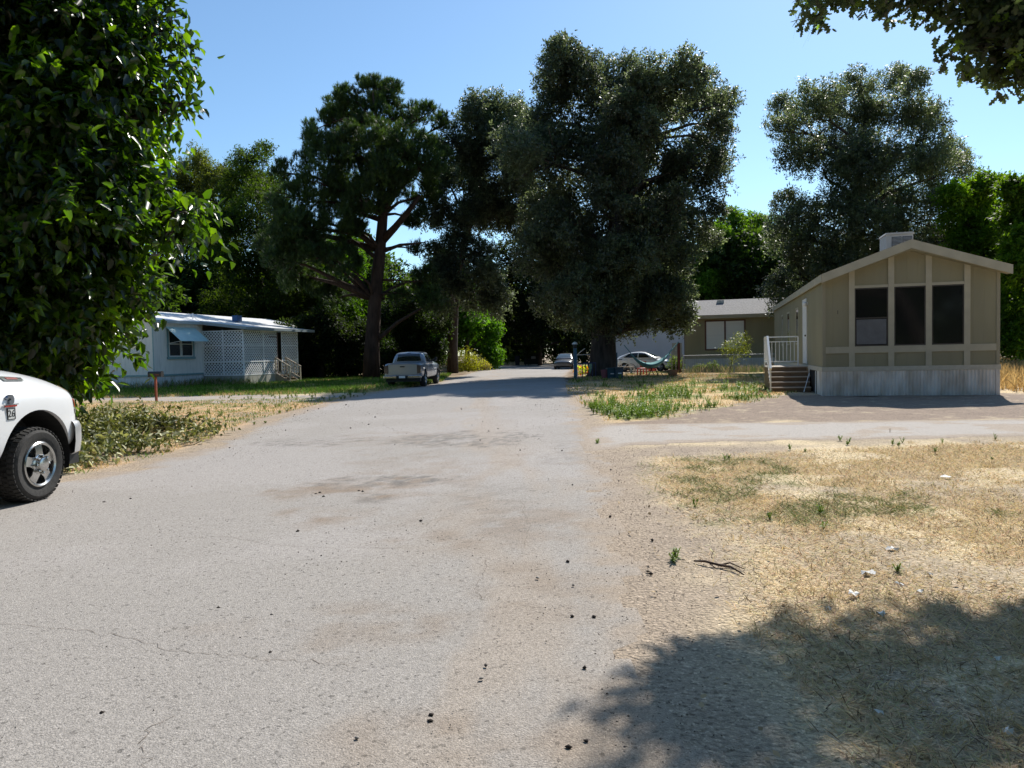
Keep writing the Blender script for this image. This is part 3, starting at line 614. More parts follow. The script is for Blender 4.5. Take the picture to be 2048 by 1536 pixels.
# bright trees behind the left home
for k, (B, Y0, tx, lab, c) in enumerate([([(385,330,26),(398,310,20),(420,350,40),(450,365,34),(400,400,60),(455,440,60),(370,470,70),(430,520,70),(350,560,60),(420,610,70),(340,640,60),(345,380,50)], 78, 400, 'pale green leafy tree top behind the white home, next to the mulberry', (.055, .066, .025)),
                     ([(500,330,34),(520,305,20),(535,300,14),(490,375,55),(540,385,45),(460,400,30),(520,440,70),(470,480,60),(560,480,60),(500,560,80),(580,580,80),(460,640,70),(540,660,70),(620,640,60)], 70, 520, 'green leafy tree between the pale tree and the tall pine', (.028, .046, .011)),
                     ]):
    bl = blobs_px(B, Y0, 1.1, 70+k); base = P(tx, 730, Y0); base.z = 0
    tree('leafy_tree', lab, base, [(base.x, Y0, -.1), (base.x, Y0, 3), tuple(P(tx, 560, Y0)), tuple(P(tx, 420, Y0))], [.4, .34, .25, .1], bl,
         [dict(n=140000, lobes=9, L=.22, ratio=.5, col=c, m=MLB, seed=71+k, k=9, SL=.6, gap=(1.1, .75), var=.4)], seed=20+k)
# trees behind the grey roofed home
for k, (B, Y0, tx, lab, c) in enumerate([([(1430,465,34),(1468,450,30),(1440,520,50),(1490,505,45),(1420,575,45),(1480,580,50),(1400,520,30),(1440,640,50),(1380,600,40)], 76, 1440, 'fresh green tree behind the grey shingled roof, left one of two', (.06, .11, .018)),
                     ([(1512,455,32),(1545,470,34),(1520,520,50),(1560,540,50),(1500,570,40),(1550,610,60),(1580,480,30),(1500,640,50)], 80, 1530, 'fresh green tree behind the grey shingled roof, beside the spreading oak', (.05, .09, .018)),
                     ]):
    bl = blobs_px(B, Y0, 1.1, 80+k); base = P(tx, 720, Y0); base.z = 0
    tree('leafy_tree', lab, base, [(base.x, Y0, -.1), (base.x, Y0, 3), tuple(P(tx, 560, Y0)), tuple(P(tx, 500, Y0))], [.4, .34, .25, .1], bl,
         [dict(n=80000, lobes=9, L=.24, ratio=.55, col=c, m=MLB, seed=81+k, k=9, SL=.6, gap=(1.0, .8), var=.45)], seed=30+k)
# middle distance: trees along the far road
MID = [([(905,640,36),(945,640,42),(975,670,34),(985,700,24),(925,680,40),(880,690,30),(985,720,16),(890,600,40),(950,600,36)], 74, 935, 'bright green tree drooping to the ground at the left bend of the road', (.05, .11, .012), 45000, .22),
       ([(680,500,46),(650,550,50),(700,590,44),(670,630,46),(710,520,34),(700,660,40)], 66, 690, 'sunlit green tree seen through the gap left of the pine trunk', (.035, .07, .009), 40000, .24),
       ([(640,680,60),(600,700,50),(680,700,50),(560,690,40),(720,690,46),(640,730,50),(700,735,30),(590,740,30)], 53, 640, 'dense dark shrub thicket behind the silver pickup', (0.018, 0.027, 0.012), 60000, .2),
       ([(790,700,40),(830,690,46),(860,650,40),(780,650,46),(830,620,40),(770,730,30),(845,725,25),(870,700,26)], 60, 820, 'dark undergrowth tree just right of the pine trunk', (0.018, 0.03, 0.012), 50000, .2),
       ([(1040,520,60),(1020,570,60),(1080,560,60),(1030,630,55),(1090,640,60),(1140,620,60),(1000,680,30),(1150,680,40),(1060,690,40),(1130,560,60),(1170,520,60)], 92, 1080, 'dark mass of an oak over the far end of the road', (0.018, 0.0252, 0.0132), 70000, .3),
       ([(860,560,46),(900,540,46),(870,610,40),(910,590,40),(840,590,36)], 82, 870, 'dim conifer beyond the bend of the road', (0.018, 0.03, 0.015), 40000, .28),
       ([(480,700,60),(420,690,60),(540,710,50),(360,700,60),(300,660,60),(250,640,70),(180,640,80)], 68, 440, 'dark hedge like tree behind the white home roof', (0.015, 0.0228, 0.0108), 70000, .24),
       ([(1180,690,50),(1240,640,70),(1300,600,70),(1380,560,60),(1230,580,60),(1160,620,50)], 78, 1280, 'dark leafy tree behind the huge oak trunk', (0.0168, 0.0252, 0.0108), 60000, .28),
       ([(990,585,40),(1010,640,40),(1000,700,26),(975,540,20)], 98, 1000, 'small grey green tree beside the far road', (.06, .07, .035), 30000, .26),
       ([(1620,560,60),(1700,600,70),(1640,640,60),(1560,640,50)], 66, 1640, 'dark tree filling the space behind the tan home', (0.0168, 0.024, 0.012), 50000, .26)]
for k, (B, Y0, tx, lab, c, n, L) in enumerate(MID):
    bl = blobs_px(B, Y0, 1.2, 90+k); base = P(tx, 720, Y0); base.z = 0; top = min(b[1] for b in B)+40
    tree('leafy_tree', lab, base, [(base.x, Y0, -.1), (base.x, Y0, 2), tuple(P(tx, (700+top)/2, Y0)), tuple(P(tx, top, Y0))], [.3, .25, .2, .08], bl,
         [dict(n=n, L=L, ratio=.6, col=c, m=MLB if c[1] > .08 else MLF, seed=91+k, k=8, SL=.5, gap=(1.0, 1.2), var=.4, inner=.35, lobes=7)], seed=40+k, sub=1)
# dark wood closing the horizon, a row of copied trees
FARP = []
rr = random.Random(4)
srcb = [(Vector((rr.uniform(-3.5, 3.5), rr.uniform(-3, 3), rr.uniform(1.0, 9))), (rr.uniform(1.8, 2.8),)*3) for _ in range(26)]
far0 = tree('forest_tree', 'dark forest tree', (0, 0, 0), [(0, 0, -.2), (.2, 0, 4), (-.2, .2, 9)], [.35, .3, .1], srcb, [dict(n=60000, L=.34, ratio=.6, col=(.03, .05, .015), m=MLF, seed=120, k=8, SL=.6, gap=(.8, 1.3), var=.45, inner=.35)], sub=1, group='trees of the far wood')
def copy_tree(o, parent=None):
    c = o.copy(); COL.objects.link(c)
    if parent: c.parent = parent
    for ch in list(o.children): copy_tree(ch, c)
    return c
spots = []
for i in range(15):
    spots.append((-62+i*8.2+rr.uniform(-2, 2), 112+rr.uniform(-6, 8), rr.uniform(.95, 1.25)))
for i in range(7):
    spots.append((-52+i*6.0, 74+rr.uniform(-4, 4)+i*1.2, rr.uniform(1.0, 1.25)))
for i in range(7):
    spots.append((16+i*7.5, 84-i*2.5+rr.uniform(-3, 3), rr.uniform(1.0, 1.2)))
for i in range(11):
    spots.append((-50+i*10+rr.uniform(-2, 2), -22+rr.uniform(-3, 3), rr.uniform(1.5, 1.9)))  # unseen trees added behind the camera, scaled up to block sky light
for i in range(5):
    spots.append((-31-i*7, 52+rr.uniform(-4, 4), rr.uniform(1.0, 1.3)))
side = lambda x, y=99: 'added unseen behind the camera' if y < 0 else 'left of the road' if x < -3 else ('right of the road' if x > 8 else 'where the road ends')
for i, (x, y, s) in enumerate(spots):
    o = far0 if i == 0 else copy_tree(far0)
    o.location = (x, y, 0); o.scale = (s, s, s*rr.uniform(.85, 1.15)); o.rotation_euler = (0, 0, rr.uniform(0, 6.28))
    o['label'] = 'dark leafy tree in the shaded wood ' + side(x, y)
    o['group'] = 'trees of the far wood ' + side(x, y)
# near mulberry on the left
B = [(-120,0,240,0),(46,40,121,0),(161,55,88,-0.5),(226,50,45,0),(256,130,42,-0.6),(266,195,33,0),(231,225,65,0.5),(126,220,102,-1),(-42,240,160,0),(174,310,58,0),(234,350,48,-0.8),(279,395,37,-0.4),(224,435,56,0),(134,430,102,-1.2),(-6,450,140,-0.5),(225,530,39,-0.4),(180,570,48,0),(110,590,84,-1),(44,606,110,-1),(133,623,33,0),(72,664,51,-0.4),(74,674,62,-0.8),(-80,628,95,0),(97,694,26,0),(276,10,28,0),(311,185,9,0),(-250,300,250,1),(-200,500,200,1),(319,440,15,-0.4),(124,704,32,0),(394,452,12,-0.3),(372,425,16,-0.5),(322,400,26,0),(292,300,24,0),(334,200,12,0),(344,60,14,0),(330,120,22,0.3),(345,215,14,0),(372,205,6,0),(355,20,16,0),(228,596,22,-0.3),(178,650,20,0),(157,715,20,0),(390,425,18,0.2),(122,735,20,0),(60,735,34,0),(-20,730,40,0)]
Y0 = 14.5; bl = blobs_px(B, Y0, 1.2, 2)
for e in [((-10.6, 16.0, 8.5), (2.4, 2.2, 2.5)), ((-12.8, 15, 6), (3.3, 3.3, 3.5)), ((-11, 16.6, 4.5), (2.3, 2.0, 2.6))]: bl.append((Vector(e[0]), e[1]))
base = Vector((-9.9, 15.2, 0))
tree('mulberry_tree', 'big near mulberry tree with glossy drooping leaves overhanging the white truck', base,
     [(-9.9, 15.2, -.1), (-9.85, 15.2, 1.2), (-9.6, 15.1, 2.6), (-9.4, 15, 4.5), (-9.6, 15, 6.5), (-9.8, 15, 9)], [.34, .28, .26, .2, .14, .06], bl,
     [dict(n=165000, L=.2, ratio=.62, col=(.017, .033, .0075), m=MLM, seed=131, shape='broad', k=10, SL=.62, inner=.42, gap=(1.9, .62), var=.45, rough=.26, out=1.1, up=.25, droop=.75, flat=.6, tip=(.05, .08, .011), tipfrac=.25)], seed=60, sub=5)
# overhead oak at the right whose shade falls in the foreground
vis = [(1640,-8,30,8,0),(1603,5,10,8,0),(1618,25,12,8,0),(1607,52,9,8,0),(1630,70,6,8,0),(1640,35,8,8,0),(1680,-10,22,8,0),(1760,-5,26,8.2,0),(1820,-10,36,8.2,0),(1880,-5,36,8,0),(1940,-5,46,7.8,0),(1990,30,55,7.8,0),(2040,60,60,7.6,0),(1960,75,32,7.8,0),(1935,105,22,7.8,0),(2000,130,36,7.8,0),(2050,130,40,7.6,0),(1750,10,12,8,0),(2010,158,20,7.8,0),(2120,60,90,7.6,0),(2110,150,50,7.6,0),(1900,20,16,8,0)]
bl = []
for x, y, r_, Y_, _ in vis: bl.append((P(x, y, Y_), (r_*Y_/F*.9, .4, r_*Y_/F*.9)))
kx = SD.x/SD.z; ky = SD.y/SD.z
rr = random.Random(12)
sky_block = [(Vector((x, y, z)), (1.5, 1.5, .9)) for x, y, z in [(2.5,-1,8.5),(5,-2,9),(8,-2,9),(11,-1,8.5),(3,1.5,9),(6,1,10),(9,1,10),(12,1,9),(4.5,4,9.6),(7.5,4,10.4),(10.5,4,10),(13.5,4,9),(1,-3.5,8.8),(4,-5,9.2),(8,-5,9.5),(12,-4,9),(8.5,6,10.6),(11.5,6.5,9.6),(14,7.5,8),(6.3,5.6,9.8),(10,8.4,8.2),(12.5,9,7.6)]]+[(Vector(q), (1.8, 1.8, 1.0)) for q in [(0,3,9.5),(3,7.5,10.2),(6,9.3,10.6),(8.3,11,11.2),(11,12,11),(1,9,10.8),(-2,6.5,10),(-1,0,9),(13.5,11,9.5)]]  # extra canopy added out of view overhead to block sky light
nsh = 0
for (sx, sy, sr) in [(1275,1335,.16),(1300,1385,.16),(1340,1310,.18),(1400,1345,.28),(1390,1400,.24),(1450,1305,.2),(1420,1370,.5),(1500,1340,.4),(1390,1440,.4),(1480,1440,.45),(1570,1400,.45),(1500,1300,.18),(1575,1265,.2),(1660,1240,.28),(1640,1330,.42),(1720,1320,.4),(1830,1230,.26),(1740,1400,.5),(1850,1330,.5),(1920,1280,.45),(2000,1260,.4),(1950,1380,.6),(2050,1330,.6),(1650,1450,.5),(1800,1470,.6),(1950,1480,.6),(2100,1420,.7),(1570,1490,.4),(1450,1500,.3),(1700,1530,.5),(1880,1225,.2),(1950,1240,.25),(2250,1400,.8),(2300,1300,.8)]:
    g = G(sx, sy); h = 5.6+rr.uniform(0, 1.0)
    c = Vector((g.x+kx*h, g.y+ky*h, h))
    while (c.z-sr-1.5)/c.y < .50: 
        h += .2; c = Vector((g.x+kx*h, g.y+ky*h, h))
        if h > 9: break
    bl.append((c, (sr*.92, sr*.92, sr*.5)))
base = Vector((12.0, 7.5, 0))
tree('oak_tree', 'near oak with lobed leaves hanging in from the top right corner', base,
     [(12, 7.5, -.1), (11.9, 7.5, 1.8), (11.2, 7.6, 3.6), (10.0, 8, 5.4), (8.2, 8.4, 6.6), (6.0, 8.6, 7.4), (4.2, 8.7, 7.3), (3.4, 8.3, 6.4)], [.42, .34, .28, .2, .12, .06, .035, .02], bl,
     [dict(bl=bl[:len(vis)], n=4200, L=.11, ratio=.62, col=(.022, .03, .013), m=ML, seed=143, shape='oak', k=7, SL=.16, inner=.5, gap=(3, 1.2), var=.3, rough=.3, flat=1.2, out=.5, tip=(.08, .12, .02), tipfrac=.05), dict(n=10500, L=.10, ratio=.62, col=(.03, .042, .018), m=ML, seed=141, shape='oak', k=7, SL=.10, inner=.45, gap=(9, .25), var=.3, rough=.3, flat=1.2, out=.5, tip=(.13, .2, .03), tipfrac=.05), dict(bl=sky_block, n=60000, L=.13, ratio=.62, col=(.045, .065, .025), m=ML, seed=142, shape='oak', k=7, SL=.3, inner=.5, gap=(2.0, 1.5), var=.3, rough=.2, flat=1.2, out=.5)], seed=70, sub=3, nb=8, ls=.3)
# ------------------------------------------------------------------ homes
RZ = math.radians(-15)
def siding(name, col, pitch=.203, depth=.6, var=.08, dirt=(.3, .27, .2)):
    """painted sheet siding with vertical grooves"""
    m = mat(name, col, rough=.65, var=var, scale=1.3, stretch=(1, 1, .25), spec=.3)
    t = m.node_tree; b = t.nodes['Principled BSDF']; tc = t.nodes.new('ShaderNodeTexCoord'); sx = t.nodes.new('ShaderNodeSeparateXYZ')
    t.links.new(tc.outputs['Object'], sx.inputs[0]); ad = t.nodes.new('ShaderNodeMath'); ad.operation = 'ADD'
    t.links.new(sx.outputs[0], ad.inputs[0]); t.links.new(sx.outputs[1], ad.inputs[1])
    dv = t.nodes.new('ShaderNodeMath'); dv.operation = 'DIVIDE'; dv.inputs[1].default_value = pitch; t.links.new(ad.outputs[0], dv.inputs[0])
    fr = t.nodes.new('ShaderNodeMath'); fr.operation = 'FRACT'; t.links.new(dv.outputs[0], fr.inputs[0])
    gt = t.nodes.new('ShaderNodeMath'); gt.operation = 'GREATER_THAN'; gt.inputs[1].default_value = .07; t.links.new(fr.outputs[0], gt.inputs[0])
    bp = t.nodes.new('ShaderNodeBump'); bp.inputs['Strength'].default_value = depth; bp.inputs['Distance'].default_value = .012
    t.links.new(gt.outputs[0], bp.inputs['Height']); t.links.new(bp.outputs[0], b.inputs['Normal'])
    # dirt streaks
    base = [l for l in t.links if l.to_socket == b.inputs['Base Color']][0].from_socket
    n = t.nodes.new('ShaderNodeTexNoise'); n.inputs['Scale'].default_value = 3; n.inputs['Detail'].default_value = 6
    mp = t.nodes.new('ShaderNodeMapping'); mp.inputs['Scale'].default_value = (2.5, 2.5, .35); t.links.new(tc.outputs['Object'], mp.inputs[0]); t.links.new(mp.outputs[0], n.inputs['Vector'])
    mr = t.nodes.new('ShaderNodeMapRange'); mr.inputs[1].default_value = .5; mr.inputs[2].default_value = .8; mr.inputs[4].default_value = .6; t.links.new(n.outputs['Fac'], mr.inputs[0])
    mx = t.nodes.new('ShaderNodeMix'); mx.data_type = 'RGBA'; t.links.new(mr.outputs[0], mx.inputs[0]); t.links.new(base, mx.inputs[6]); mx.inputs[7].default_value = (*dirt, 1)
    t.links.new(mx.outputs[2], b.inputs['Base Color'])
    return m
M_TAN = siding('tan_siding', (.295, .272, .178), .305); M_TRIM = mat('cream_trim', (.46, .425, .32), rough=.6, var=.08, scale=3)
M_SKIRT = mat('metal_skirt', (.86, .83, .79), rough=.45, col2=(.55, .49, .42), scale=2.2, stretch=(1.5, 1.5, .5), detail=7); M_GLASS = mat('dark_glass', (.014, .015, .015), rough=.07, spec=.6); M_BLIND = mat('blind', (.13, .14, .155), rough=.5, var=.12, scale=6)
M_SHING = mat('shingle', (.20, .19, .185), rough=.9, col2=(.36, .34, .33), scale=9, bump=.6, bscale=30, stretch=(1, 3, 1))
M_WHITE = siding('white_siding', (.82, .78, .72), .4, .4, .04, (.5, .5, .48)); M_TEAL = mat('teal_trim', (.22, .36, .38), rough=.5, var=.1); M_WROOF = mat('white_roof', (.75, .75, .74), rough=.5, var=.12, scale=1.5)
M_WPAINT = mat('white_paint', (.80, .80, .78), rough=.4, var=.05, scale=4); M_DARK = mat('dark_void', (.012, .012, .012), rough=.9); M_WOOD = mat('weathered_wood', (.26, .19, .13), rough=.8, col2=(.38, .30, .22), scale=6, stretch=(1, 4, 4)); M_LAT = mat('lattice_paint', (.88, .87, .85), rough=.6, var=.06, scale=3)
M_BROWN = mat('brown_trim', (.14, .065, .045), rough=.6, var=.15)
def corrugated(mb, p0, p1, z0, z1, pitch=.1, amp=.015, out=(0, -1)):
    """vertical ribbed sheet from p0 to p1"""
    p0 = Vector(p0); p1 = Vector(p1); L = (p1-p0).length; n = int(L/pitch); vs = []; o = Vector((out[0], out[1]))
    prof = [(0, 0), (.35, 0), (.5, 1), (.85, 1)]
    pts = []
    for i in range(n):
        for a, b in prof:
            p = p0.lerp(p1, min(1, (i+a)/n)); pts.append((p.x+o.x*amp*b, p.y+o.y*amp*b))
    pts.append((p1.x, p1.y)); vs = [(x, y, z0) for x, y in pts]+[(x, y, z1) for x, y in pts]; m = len(pts)
    mb.add(vs, [(i, i+1, i+1+m, i+m) for i in range(m-1)])
o_ = G(1646, 792)
M_VENTSHADE = mat('vent_shade', (.12, .11, .10), rough=.8)
H1 = thing('mobile_home', 'tan and cream mobile home with three tall front windows beyond the driveway at the right', 'mobile home', (o_.x, o_.y, 0), RZ)
H1.scale = (.955, 1, 1); W, LN = 5.0, 17.5; zr = lambda x: 4.50-abs(x-2.5)*(.345 if x < 2.5 else .315)
b = MB(); poly = [(0, .89), (W, .89), (W, zr(W)-.12), (2.5, zr(2.5)-.12), (0, zr(0)-.12)]
b.prism(poly, 0, LN); b.build('wall', M_TAN, H1)
# front panels: trim grid proud of the wall
b = MB(); xs_ = [.86, 2.0, 3.06, 4.12]; hw = .085
for x in xs_: b.box((x-hw, -.03, .89), (x+hw, -.002, zr(x)-.14))
segs = [.09, xs_[0]-hw, xs_[0]+hw, xs_[1]-hw, xs_[1]+hw, xs_[2]-hw, xs_[2]+hw, xs_[3]-hw, xs_[3]+hw, W-.09]
for i in range(0, 10, 2): b.box((segs[i], -.026, 1.30), (segs[i+1], -.002, 1.50))
for i in (2, 4, 6): b.box((segs[i], -.024, 3.26), (segs[i+1], -.002, 3.34))
b.build('facade_trim', M_TRIM, H1)
b = MB(); b.box((-.012, -.014, .89), (.085, -.002, zr(0)-.14)); b.box((W-.085, -.014, .89), (W+.012, -.002, zr(W)-.14)); loose(b, 'corner_board', mat('corner_paint', (.33, .30, .21), rough=.6), H1)
b = MB(); b.box((-.035, -.04, .75), (W+.035, -.004, .888)); b.box((-.035, -.004, .75), (-.003, LN, .888)); b.build('skirt_trim', mat('band_paint', (.54, .505, .42), rough=.6, var=.07), H1)
for k, i in enumerate((2, 4, 6)):
    x0, x1 = segs[i], segs[i+1]
    wb = MB()
    for a, c in [((x0, 1.50), (x0+.035, 3.258)), ((x1-.035, 1.50), (x1, 3.258)), ((x0+.036, 1.502), (x1-.036, 1.54)), ((x0+.036, 3.22), (x1-.036, 3.256))]: wb.box((a[0], -.022, a[1]), (c[0], -.003, c[1]))
    if k == 0: wb.box((x0+.036, -.020, 2.33), (x1-.036, -.004, 2.37))
    wn = wb.build('window', mat('bronze_frame', (.05, .045, .04), rough=.5), H1)
    MB().box((x0+.03, -.010, 1.53), (x1-.03, -.0035, 3.23)).build('glass', M_GLASS, wn)
    if k == 0: q = MB(); q.box((x0+.05, -.0135, 1.56), (x1-.05, -.0105, 2.31)); q.build('blind', M_BLIND, wn)
    if k == 0:
        pass
# roof with overhangs and fascia
b = MB(); th = .07
for sgn, x1, s in [(-1, -.06, .345), (1, W+.22, .315)]:
    zt = zr(x1)+.02; zp = 4.54
    b.prism([(x1, zt), (2.5, zp+.0), (2.5, zp+th), (x1, zt+th)], -.30, LN+.1)
b.build('roof', M_SHING, H1)
b = MB(); fw = .27
b.prism([(-.075, zr(-.06)+.095-fw), (2.5, 4.615-fw), (2.5, 4.605), (-.075, zr(-.06)+.085)], -.335, -.302)
b.prism([(2.5, 4.615-fw), (W+.235, zr(W+.22)+.095-fw), (W+.235, zr(W+.22)+.085), (2.5, 4.605)], -.335, -.302)
b.box((-.095, -.335, zr(-.06)-.15), (-.064, LN+.1, zr(-.06)+.075)); b.build('fascia', M_TRIM, H1)
b = MB(); b.prism([(-.05, zr(0)-.16), (2.5, 4.3), (W+.2, zr(W+.2)-.16), (W+.2, zr(W+.2)-.13), (2.5, 4.34), (-.05, zr(0)-.13)], -.30, -.004); b.build('soffit', M_TAN, H1)
b = MB(); corrugated(b, (0, -.012), (W, -.012), .0, .75, .10, .016, (0, -1)); b.box((W-.1, -.035, 0), (W+.01, -.03, .75)); 
corrugated(b, (-.012, 0), (-.012, 1.15), 0, .75, .1, .016, (-1, 0)); corrugated(b, (-.012, 3.0), (-.012, LN), 0, .75, .1, .016, (-1, 0)); corrugated(b, (W+.01, LN), (W+.01, 0), 0, .75, .1, .016, (1, 0))
b.box((-.03, -.03, 0), (.03, -.028, .75)); b.build('skirting', M_SKIRT, H1)
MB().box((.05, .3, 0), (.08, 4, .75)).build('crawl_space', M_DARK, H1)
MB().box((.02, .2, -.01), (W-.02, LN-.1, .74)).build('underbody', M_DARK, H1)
b = MB(); b.bar((-.06, 1.2, 0), (-.05, 1.25, .74), .03); b.bar((-.35, 1.9, .02), (-.08, 2.6, .62), .02); loose(b, 'bracing', M_WPAINT, H1)
# side door, windows, lamp
b = MB(); b.box((-.03, 3.75, .92), (-.003, 3.85, 3.25)); b.box((-.03, 4.75, .92), (-.003, 4.85, 3.25)); b.box((-.03, 3.85, 3.12), (-.003, 4.75, 3.25)); b.box((-.022, 3.85, .93), (-.003, 4.75, 3.12))
dr = b.build('door', M_WPAINT, H1); MB().box((-.07, 3.92, 1.9), (-.023, 3.97, 1.96)).build('handle', mat('brass', (.1, .08, .05), rough=.3, metal=1), dr)
for y0, y1 in [(6.2, 7.2), (9.5, 10.6), (12.5, 13.2)]:
    b = MB(); b.box((-.03, y0, 1.7), (-.003, y0+.07, 3.0)); b.box((-.03, y1-.07, 1.7), (-.003, y1, 3.0)); b.box((-.03, y0, 1.62), (-.003, y1, 1.7)); b.box((-.03, y0, 3.0), (-.003, y1, 3.07)); wn = b.build('window', M_TRIM, H1)
    MB().box((-.014, y0+.07, 1.7), (-.003, y1-.07, 3.0)).build('glass', M_GLASS, wn)
b = MB(); b.lathe([(0, .07), (.05, .09), (.12, .09), (.16, .04), (.165, .001)], (-.10, 3.55, 2.95), 'z', 12); b.box((-.11, 3.5, 3.0), (-.003, 3.6, 3.1)); b.build('porch_lamp', M_WPAINT, H1, smooth=False)
text('1', .16, mat('numeral', (.03, .03, .03), rough=.5), 'house_number', H1, (.45, -.006, 2.55), (math.pi/2, 0, 0), .003)
# cooler on the roof
cp = H1.matrix_basis @ Vector((0, 0, 0))
loc = Vector((o_.x, o_.y, 0))+Matrix.Rotation(RZ, 3, 'Z') @ Vector((2.85, 3.6, 4.42))
CB = thing('rooftop_cooler', 'pale boxy evaporative cooler with louvred sides on the roof of the tan home', 'cooler', loc, RZ)
M_COOL = mat('cooler_paint', (.56, .53, .48), rough=.5, var=.1, scale=3)
b = MB(); b.box((-.42, -.45, -.15), (.42, .5, .82)); b.build('cabinet', M_COOL, CB, bevel=.015)
b = MB(); b.prism([(-.45, .82), (.45, .82), (.42, .88), (-.42, .88)], -.48, .53); b.build('lid', M_COOL, CB)
for xa, xb in [(-.24, .06), (.09, .38)]:
    MB().box((xa, -.462, .12), (xb, -.452, .74)).build('vent_shade_plate', M_VENTSHADE, CB); b = MB()  # flat dark plate stands for the shade between the louvres
    for i in range(14): b.prism([(-.455, .14+i*.043), (-.485, .13+i*.043), (-.485, .137+i*.043), (-.455, .155+i*.043)], xa+.015, xb-.015, 'x')
    b.build('louvre', M_COOL, CB)
for i, (x, y, s) in enumerate([(1.2, 9.5, 1), (3.6, 12, 1)]):
    MB().lathe([(0, .05), (.3, .05), (.3, .09), (.36, .09), (.38, .001)], (x, y, zr(x)+.05), 'z', 12).build('roof_vent', M_COOL, H1)
# entry steps
sp = Vector((o_.x, o_.y, 0))
ST = thing('entry_steps', 'brown wooden steps with a white rail at the side door of the tan home', 'steps', sp, RZ)
M_STEP = mat('brown_step', (.15, .09, .05), rough=.75, col2=(.22, .14, .08), scale=5, stretch=(1, 3, 3)); M_TREAD = mat('tread', (.50, .42, .34), rough=.7, var=.12, scale=6)
X0, X1 = -1.38, -.06
for i in range(5):
    y0 = 2.25+i*.27; z = .17*(i+1)
    if i < 4:
        MB().box((X0, y0-.02, z-.035), (X1, y0+.29, z)).build('tread', M_TREAD, ST); MB().box((X0+.01, y0, z-.17), (X1-.01, y0+.02, z-.036)).build('riser', M_STEP, ST)
    else:
        MB().box((X0, y0-.02, z-.035), (X1, 5.0, z)).build('landing', M_TREAD, ST); MB().box((X0+.01, y0, z-.17), (X1-.01, y0+.02, z-.036)).build('riser', M_STEP, ST)
b = MB(); b.prism([(2.25, 0), (2.25, .13), (3.33, .80), (5.0, .80), (5.0, 0)], X0+.012, X0+.04, 'x'); loose(b, 'stringer', M_STEP, ST)
def rail(b, p, q, w=.045): b.bar(p, q, w, w)
b = MB(); Xr = X0+.02
rail(b, (Xr, 2.2, 0), (Xr, 2.2, .80)); rail(b, (Xr, 3.45, .82), (Xr, 3.45, 1.92)); rail(b, (Xr, 4.95, .82), (Xr, 4.95, 1.92)); rail(b, (X1-.12, 4.95, .82), (X1-.12, 4.95, 1.92)); loose(b, 'post', M_WPAINT, ST)
b = MB(); rail(b, (Xr, 2.12, .80), (Xr, 3.45, 1.92), .07); rail(b, (Xr, 3.45, 1.92), (Xr, 4.97, 1.92)); rail(b, (Xr, 4.95, 1.92), (X1-.12, 4.95, 1.92)); b.build('handrail', M_WPAINT, ST)
b = MB(); rail(b, (Xr, 4.95, 1.0), (X1-.12, 4.95, 1.0), .03); rail(b, (Xr, 4.95, 1.74), (X1-.12, 4.95, 1.74), .03); rail(b, (Xr, 3.5, 1.0), (Xr, 4.95, 1.0), .03); rail(b, (Xr, 2.2, .25), (Xr, 3.45, 1.05), .03)
for i in range(1, 9): x = Xr+(X1-.12-Xr)*i/9; rail(b, (x, 4.95, 1.0), (x, 4.95, 1.74), .018)
for i in range(1, 8): y = 3.45+1.5*i/8; rail(b, (Xr, y, 1.0), (Xr, y, 1.9), .018)
for i in range(1, 7): y = 2.2+1.25*i/7; rail(b, (Xr, y, .25+.8*i/7), (Xr, y, .80+1.1*i/7), .018)
b.build('baluster', M_WPAINT, ST)

# ---- home with grey shingled roof in the middle
o2 = G(1370, 742)
H2 = thing('mobile_home', 'olive home with grey shingled roof and white double window behind the bush', 'mobile home', (o2.x, o2.y, 0), RZ)
M_OL = siding('olive_siding', (.34, .305, .19), .2, .5, .08); W2 = 16
b = MB(); b.box((0, 0, .86), (W2, 4.2, 3.78)); b.build('wall', M_OL, H2)
b = MB(); b.prism([(-.45, 3.86), (2.6, 5.12), (2.6, 5.2), (-.45, 3.94)], -.35, W2+.3, 'x'); b.prism([(2.6, 5.12), (5.2, 3.86), (5.2, 3.94), (2.6, 5.2)], -.35, W2+.3, 'x'); b.build('roof', M_SHING, H2)
b = MB(); b.box((-.36, -.49, 3.70), (W2+.3, -.452, 3.955)); b.build('fascia', M_TRIM, H2); MB().box((-.34, -.45, 3.72), (W2+.3, -.003, 3.76)).build('soffit', M_TRIM, H2)
b = MB(); b.prism([(-.0, 3.78), (2.6, 5.1), (4.2, 4.3), (4.2, 3.78)], 0, .08, 'x'); b.build('gable', M_OL, H2)
b = MB(); corrugated(b, (0, -.01), (W2, -.01), 0, .86, .15, .012); b.box((-.012, 0, 0), (-.002, 4.2, .86)); b.build('skirting', mat('pale_skirt', (.62, .62, .60), rough=.6, var=.08, scale=2), H2)
MB().box((-.03, -.02, 0), (.0, .1, 3.78)).build('corner_board', M_BROWN, H2)
b = MB(); xa, xb, za, zb = 1.52, 4.1, 1.55, 3.5
b.box((xa-.11, -.04, za-.1), (xa, -.002, zb+.1)); b.box((xb, -.04, za-.1), (xb+.11, -.002, zb+.1)); b.box((xa, -.04, zb), (xb, -.002, zb+.1)); b.box((xa, -.04, za-.1), (xb, -.002, za)); xm = (xa+xb)/2; b.box((xm-.06, -.038, za), (xm+.06, -.002, zb)); b.build('window_surround', M_BROWN, H2)
